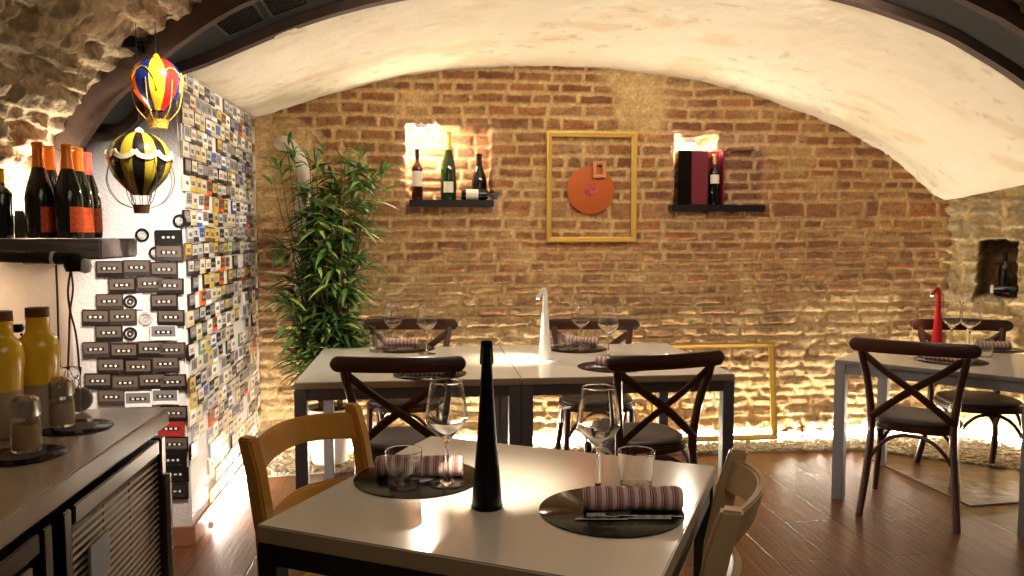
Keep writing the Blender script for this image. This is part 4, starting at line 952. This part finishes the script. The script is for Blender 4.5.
for ri, rw in enumerate(rws):
    rw.sort(key=lambda q_: q_[0][0])
    for ci, (p, bc, lc) in enumerate(rw):
        key = (bc, lc)
        if key in protos: o = copy_tree(protos[key])
        else: o = cassette(bc, lc, 'white'); protos[key] = o
        q = PY(p[0], p[1], YP); o.location = (min(q.x, XS - CW / 2 - .002), YP - .0005, q.z); o.rotation_euler = (0, radians(rc_.uniform(-1.5, 1.5)), 0)
        pos = 'alone in that row' if len(rw) == 1 else ordw(ci) + ' from the cables'
        colw = {'black': 'black', 'charcoal': 'charcoal', 'white': 'white', 'red': 'bright red'}[bc]
        tag(o, '%s cassette on the pillar front, %s row down, %s' % (colw, ordw(ri), pos), 'cassette', 'cassette tapes on the front of the pillar')
# tape reels and small cards on the front
def reel(px, py, card, lb, ring='black'):
    q = PY(px, py, YP); t = empty('tape_reel', (q.x, YP - .0005, q.z), 0, lb, 'reel', 'tape reels on the front of the pillar')
    if card: MB().box((0, -.003, 0), (.10, .006, .072)).build('card', cm['white'], t, bevel=.001)
    o_ = .0065 if card else 0
    MB().lathe([(.020, 0), (.029, 0), (.030, .003), (.029, .006), (.020, .006), (.0195, .003)], 32, T(0, -o_, 0) @ RX(pi / 2), closed=True).build('ring', cm[ring], t)
    MB().lathe([(.006, 0), (.014, 0), (.014, .004), (.006, .004)], 20, T(0, -o_, 0) @ RX(pi / 2), closed=True).build('hub', cm['charcoal'] if card else cm['clear'], t)
reel(180, 221, 0, 'black tape reel highest on the front of the pillar'); reel(142.5, 235, 0, 'black tape reel near the lower balloon on the pillar front'); reel(156, 253, 0, 'black tape reel above the first full row of cassettes')
reel(131, 301.5, 1, 'tape reel on a white card, upper one of two on the pillar front'); reel(131, 333.5, 1, 'tape reel on a white card, lower one of two on the pillar front'); reel(146, 318.5, 0, 'pale tape ring on the brightest patch of the pillar front', 'clear')

# side of the pillar: one mesh per cassette
vm = {}
kinds = [('cream', 'white', 16), ('beige', 'cream', 16), ('clear', 'grey', 12), ('grey', 'clear', 10), ('white', 'grey', 8), ('black', 'grey', 15), ('charcoal', 'clear', 12), ('yellow', 'beige', 5), ('orange', 'brown', 4), ('blue', 'white', 4), ('brown', 'yellow', 4), ('beige', 'brown', 6), ('green', 'cream', 2), ('red', 'cream', 1), ('black', 'cream', 8), ('black', 'yellow', 4), ('clear', 'blue', 3), ('clear', 'black', 8)]
def cas_mesh(a_, b_):
    b = MB(); body(b); b.mi = 1
    b.prism([(-CW * .45, -.0165), (CW * .45, -.0165), (CW * .45, .030), (-CW * .45, .030)], 0, .0008, T(0, -CT, 0) @ RX(pi / 2)); b.mi = 2
    b.prism([(-.034, -.0055), (.034, -.0055), (.034, .0115), (-.034, .0115)], 0, .0014, T(0, -CT, 0) @ RX(pi / 2)); b.mi = 3
    hub(b, -1); hub(b, 1)
    o = b.build('cassette_tape', [cm[a_], cm[b_], cm['charcoal'] if a_ != 'black' else cm['grey'], cm['clear']], seg=1); me = o.data; bpy.data.objects.remove(o); return me, b
for k in kinds: vm[k] = cas_mesh(k[0], k[1])
cells = []; rk = random.Random(12)
PV, PH = .0755, .0945
nrow, ncol = 27, 16
for r in range(nrow):
    for c in range(ncol):
        y = YP + .044 + c * PH + (.03 if r % 2 else 0) + rk.uniform(-.006, .006); z = 2.088 - r * PV + rk.uniform(-.004, .004) - (.0 if c else .0)
        if y > YW - .09: continue
        if z < .35 + .12 * rk.random() and c < 3: continue
        if rk.random() < (.05 if r < 11 else .10): continue
        reg = [k[2] for k in kinds]
        if 12 <= r <= 15: reg = [v * (3 if kinds[i][0] in ('orange', 'black', 'yellow', 'red', 'charcoal') else 1) for i, v in enumerate(reg)]
        if r > 16: reg = [v * (2.2 if kinds[i][0] in ('yellow', 'beige', 'clear', 'cream') else 1) for i, v in enumerate(reg)]
        k = rk.choices(kinds, reg)[0]; cells.append((r, c, y, z, k, rk.uniform(-2.5, 2.5)))
cells.sort(key=lambda q_: q_[2]); n_front = 35
ind, rest = cells[:300 - n_front], cells[300 - n_front:]
for r, c, y, z, k, an in ind:
    o = bpy.data.objects.new('cassette_tape', vm[k][0]); COL.objects.link(o)
    o.rotation_euler = (radians(an), 0, pi / 2); o.scale = (.8, .8, 1); o.location = (XS + .0005, y, z)
    tag(o, '%s cassette, %s label, on the pillar side, %s row from %s, %s from corner' % (k[0], k[1], ordw(r if r < 13 else nrow - 1 - r), 'vault' if r < 13 else 'floor', ordw(c)), 'cassette', 'cassette tapes on the side of the pillar')
b = MB(); names = sorted({k_ for v_ in kinds for k_ in v_[:2]} | {'charcoal', 'grey', 'clear'}); ix = {q_: i for i, q_ in enumerate(names)}
for r, c, y, z, k, an in rest:
    src = vm[k][1]; Mx = T(XS + .0005, y, z) @ RZ(pi / 2) @ RX(radians(an)) @ Matrix.Diagonal((.8, .8, 1, 1)); mp_ = [ix[k[0]], ix[k[1]], ix['charcoal' if k[0] != 'black' else 'grey'], ix['clear']]
    b0 = len(b.v); b.v += [tuple(Mx @ Vector(v_)) for v_ in src.v]; b.f += [[b0 + i for i in f_] for f_ in src.f]; b.m += [mp_[m_] for m_ in src.m]
o = b.build('cassette_tapes', [cm[q_] for q_ in names]); tag(o, 'remaining cassette tapes at the far end of the pillar side by the brick wall', 'cassettes', 'cassette tapes on the side of the pillar', 'stuff')

# ------------------------------------------------------------------ lights of the room, plus added fill lights
def spot(loc, target, e, col, size, blend=.6, soft=.05, name='ceiling_spot'):
    ld = bpy.data.lights.new(name, 'SPOT'); ld.energy = e; ld.color = col; ld.spot_size = radians(size); ld.spot_blend = blend; ld.shadow_soft_size = soft
    o = bpy.data.objects.new(name, ld); COL.objects.link(o); o.location = loc; o.rotation_euler = (Vector(target) - Vector(loc)).to_track_quat('-Z', 'Y').to_euler(); return o
def area(loc, target, e, col, sx, sy, name='lamp'):
    ld = bpy.data.lights.new(name, 'AREA'); ld.energy = e; ld.color = col; ld.shape = 'RECTANGLE'; ld.size = sx; ld.size_y = sy
    o = bpy.data.objects.new(name, ld); COL.objects.link(o); o.location = loc; o.rotation_euler = (Vector(target) - Vector(loc)).to_track_quat('-Z', 'Y').to_euler(); return o
WARM = (1, .80, .56)
spot((-.45, 2.5, 2.3), (-1.28, YP, 1.02), 260, (1, .91, .84), 52, 1)            # on the front of the pillar
spot((1.2, 3.75, 2.45), (XS, 4.25, 1.35), 150, (1, .90, .80), 55, .9)           # on the cassette wall
area((-1.25, 2.98, 1.31), (-1.5, 3.2, .8), 2, (1, .84, .68), .3, .05, 'under_shelf_light')
area((1.1, 3.33, 2.53), (1.1, 5.2, 1.0), 25, (1, .89, .75), 2.0, .12, 'wall_fill_light')  # added front fill for the brick wall, tucked up under the arch
area((.9, .3, 2.45), (.9, 1.0, 0), 11, (1, .88, .72), 1.6, 1.6, 'overhead_fill_light')  # unseen soft light added above the camera for general brightness
W = bpy.data.worlds.new('world'); SC.world = W; W.use_nodes = True; W.node_tree.nodes['Background'].inputs[0].default_value = (1, .75, .5, 1); W.node_tree.nodes['Background'].inputs[1].default_value = .05
SC.view_settings.view_transform = 'Standard'; SC.view_settings.look = 'None'; SC.view_settings.gamma = 1; SC.view_settings.use_curve_mapping = False
SC.view_settings.exposure = 0.32
SC.cycles.use_denoising = True; SC.cycles.sample_clamp_indirect = 6; SC.cycles.max_bounces = 16; SC.cycles.transmission_bounces = 14; SC.cycles.transparent_max_bounces = 12
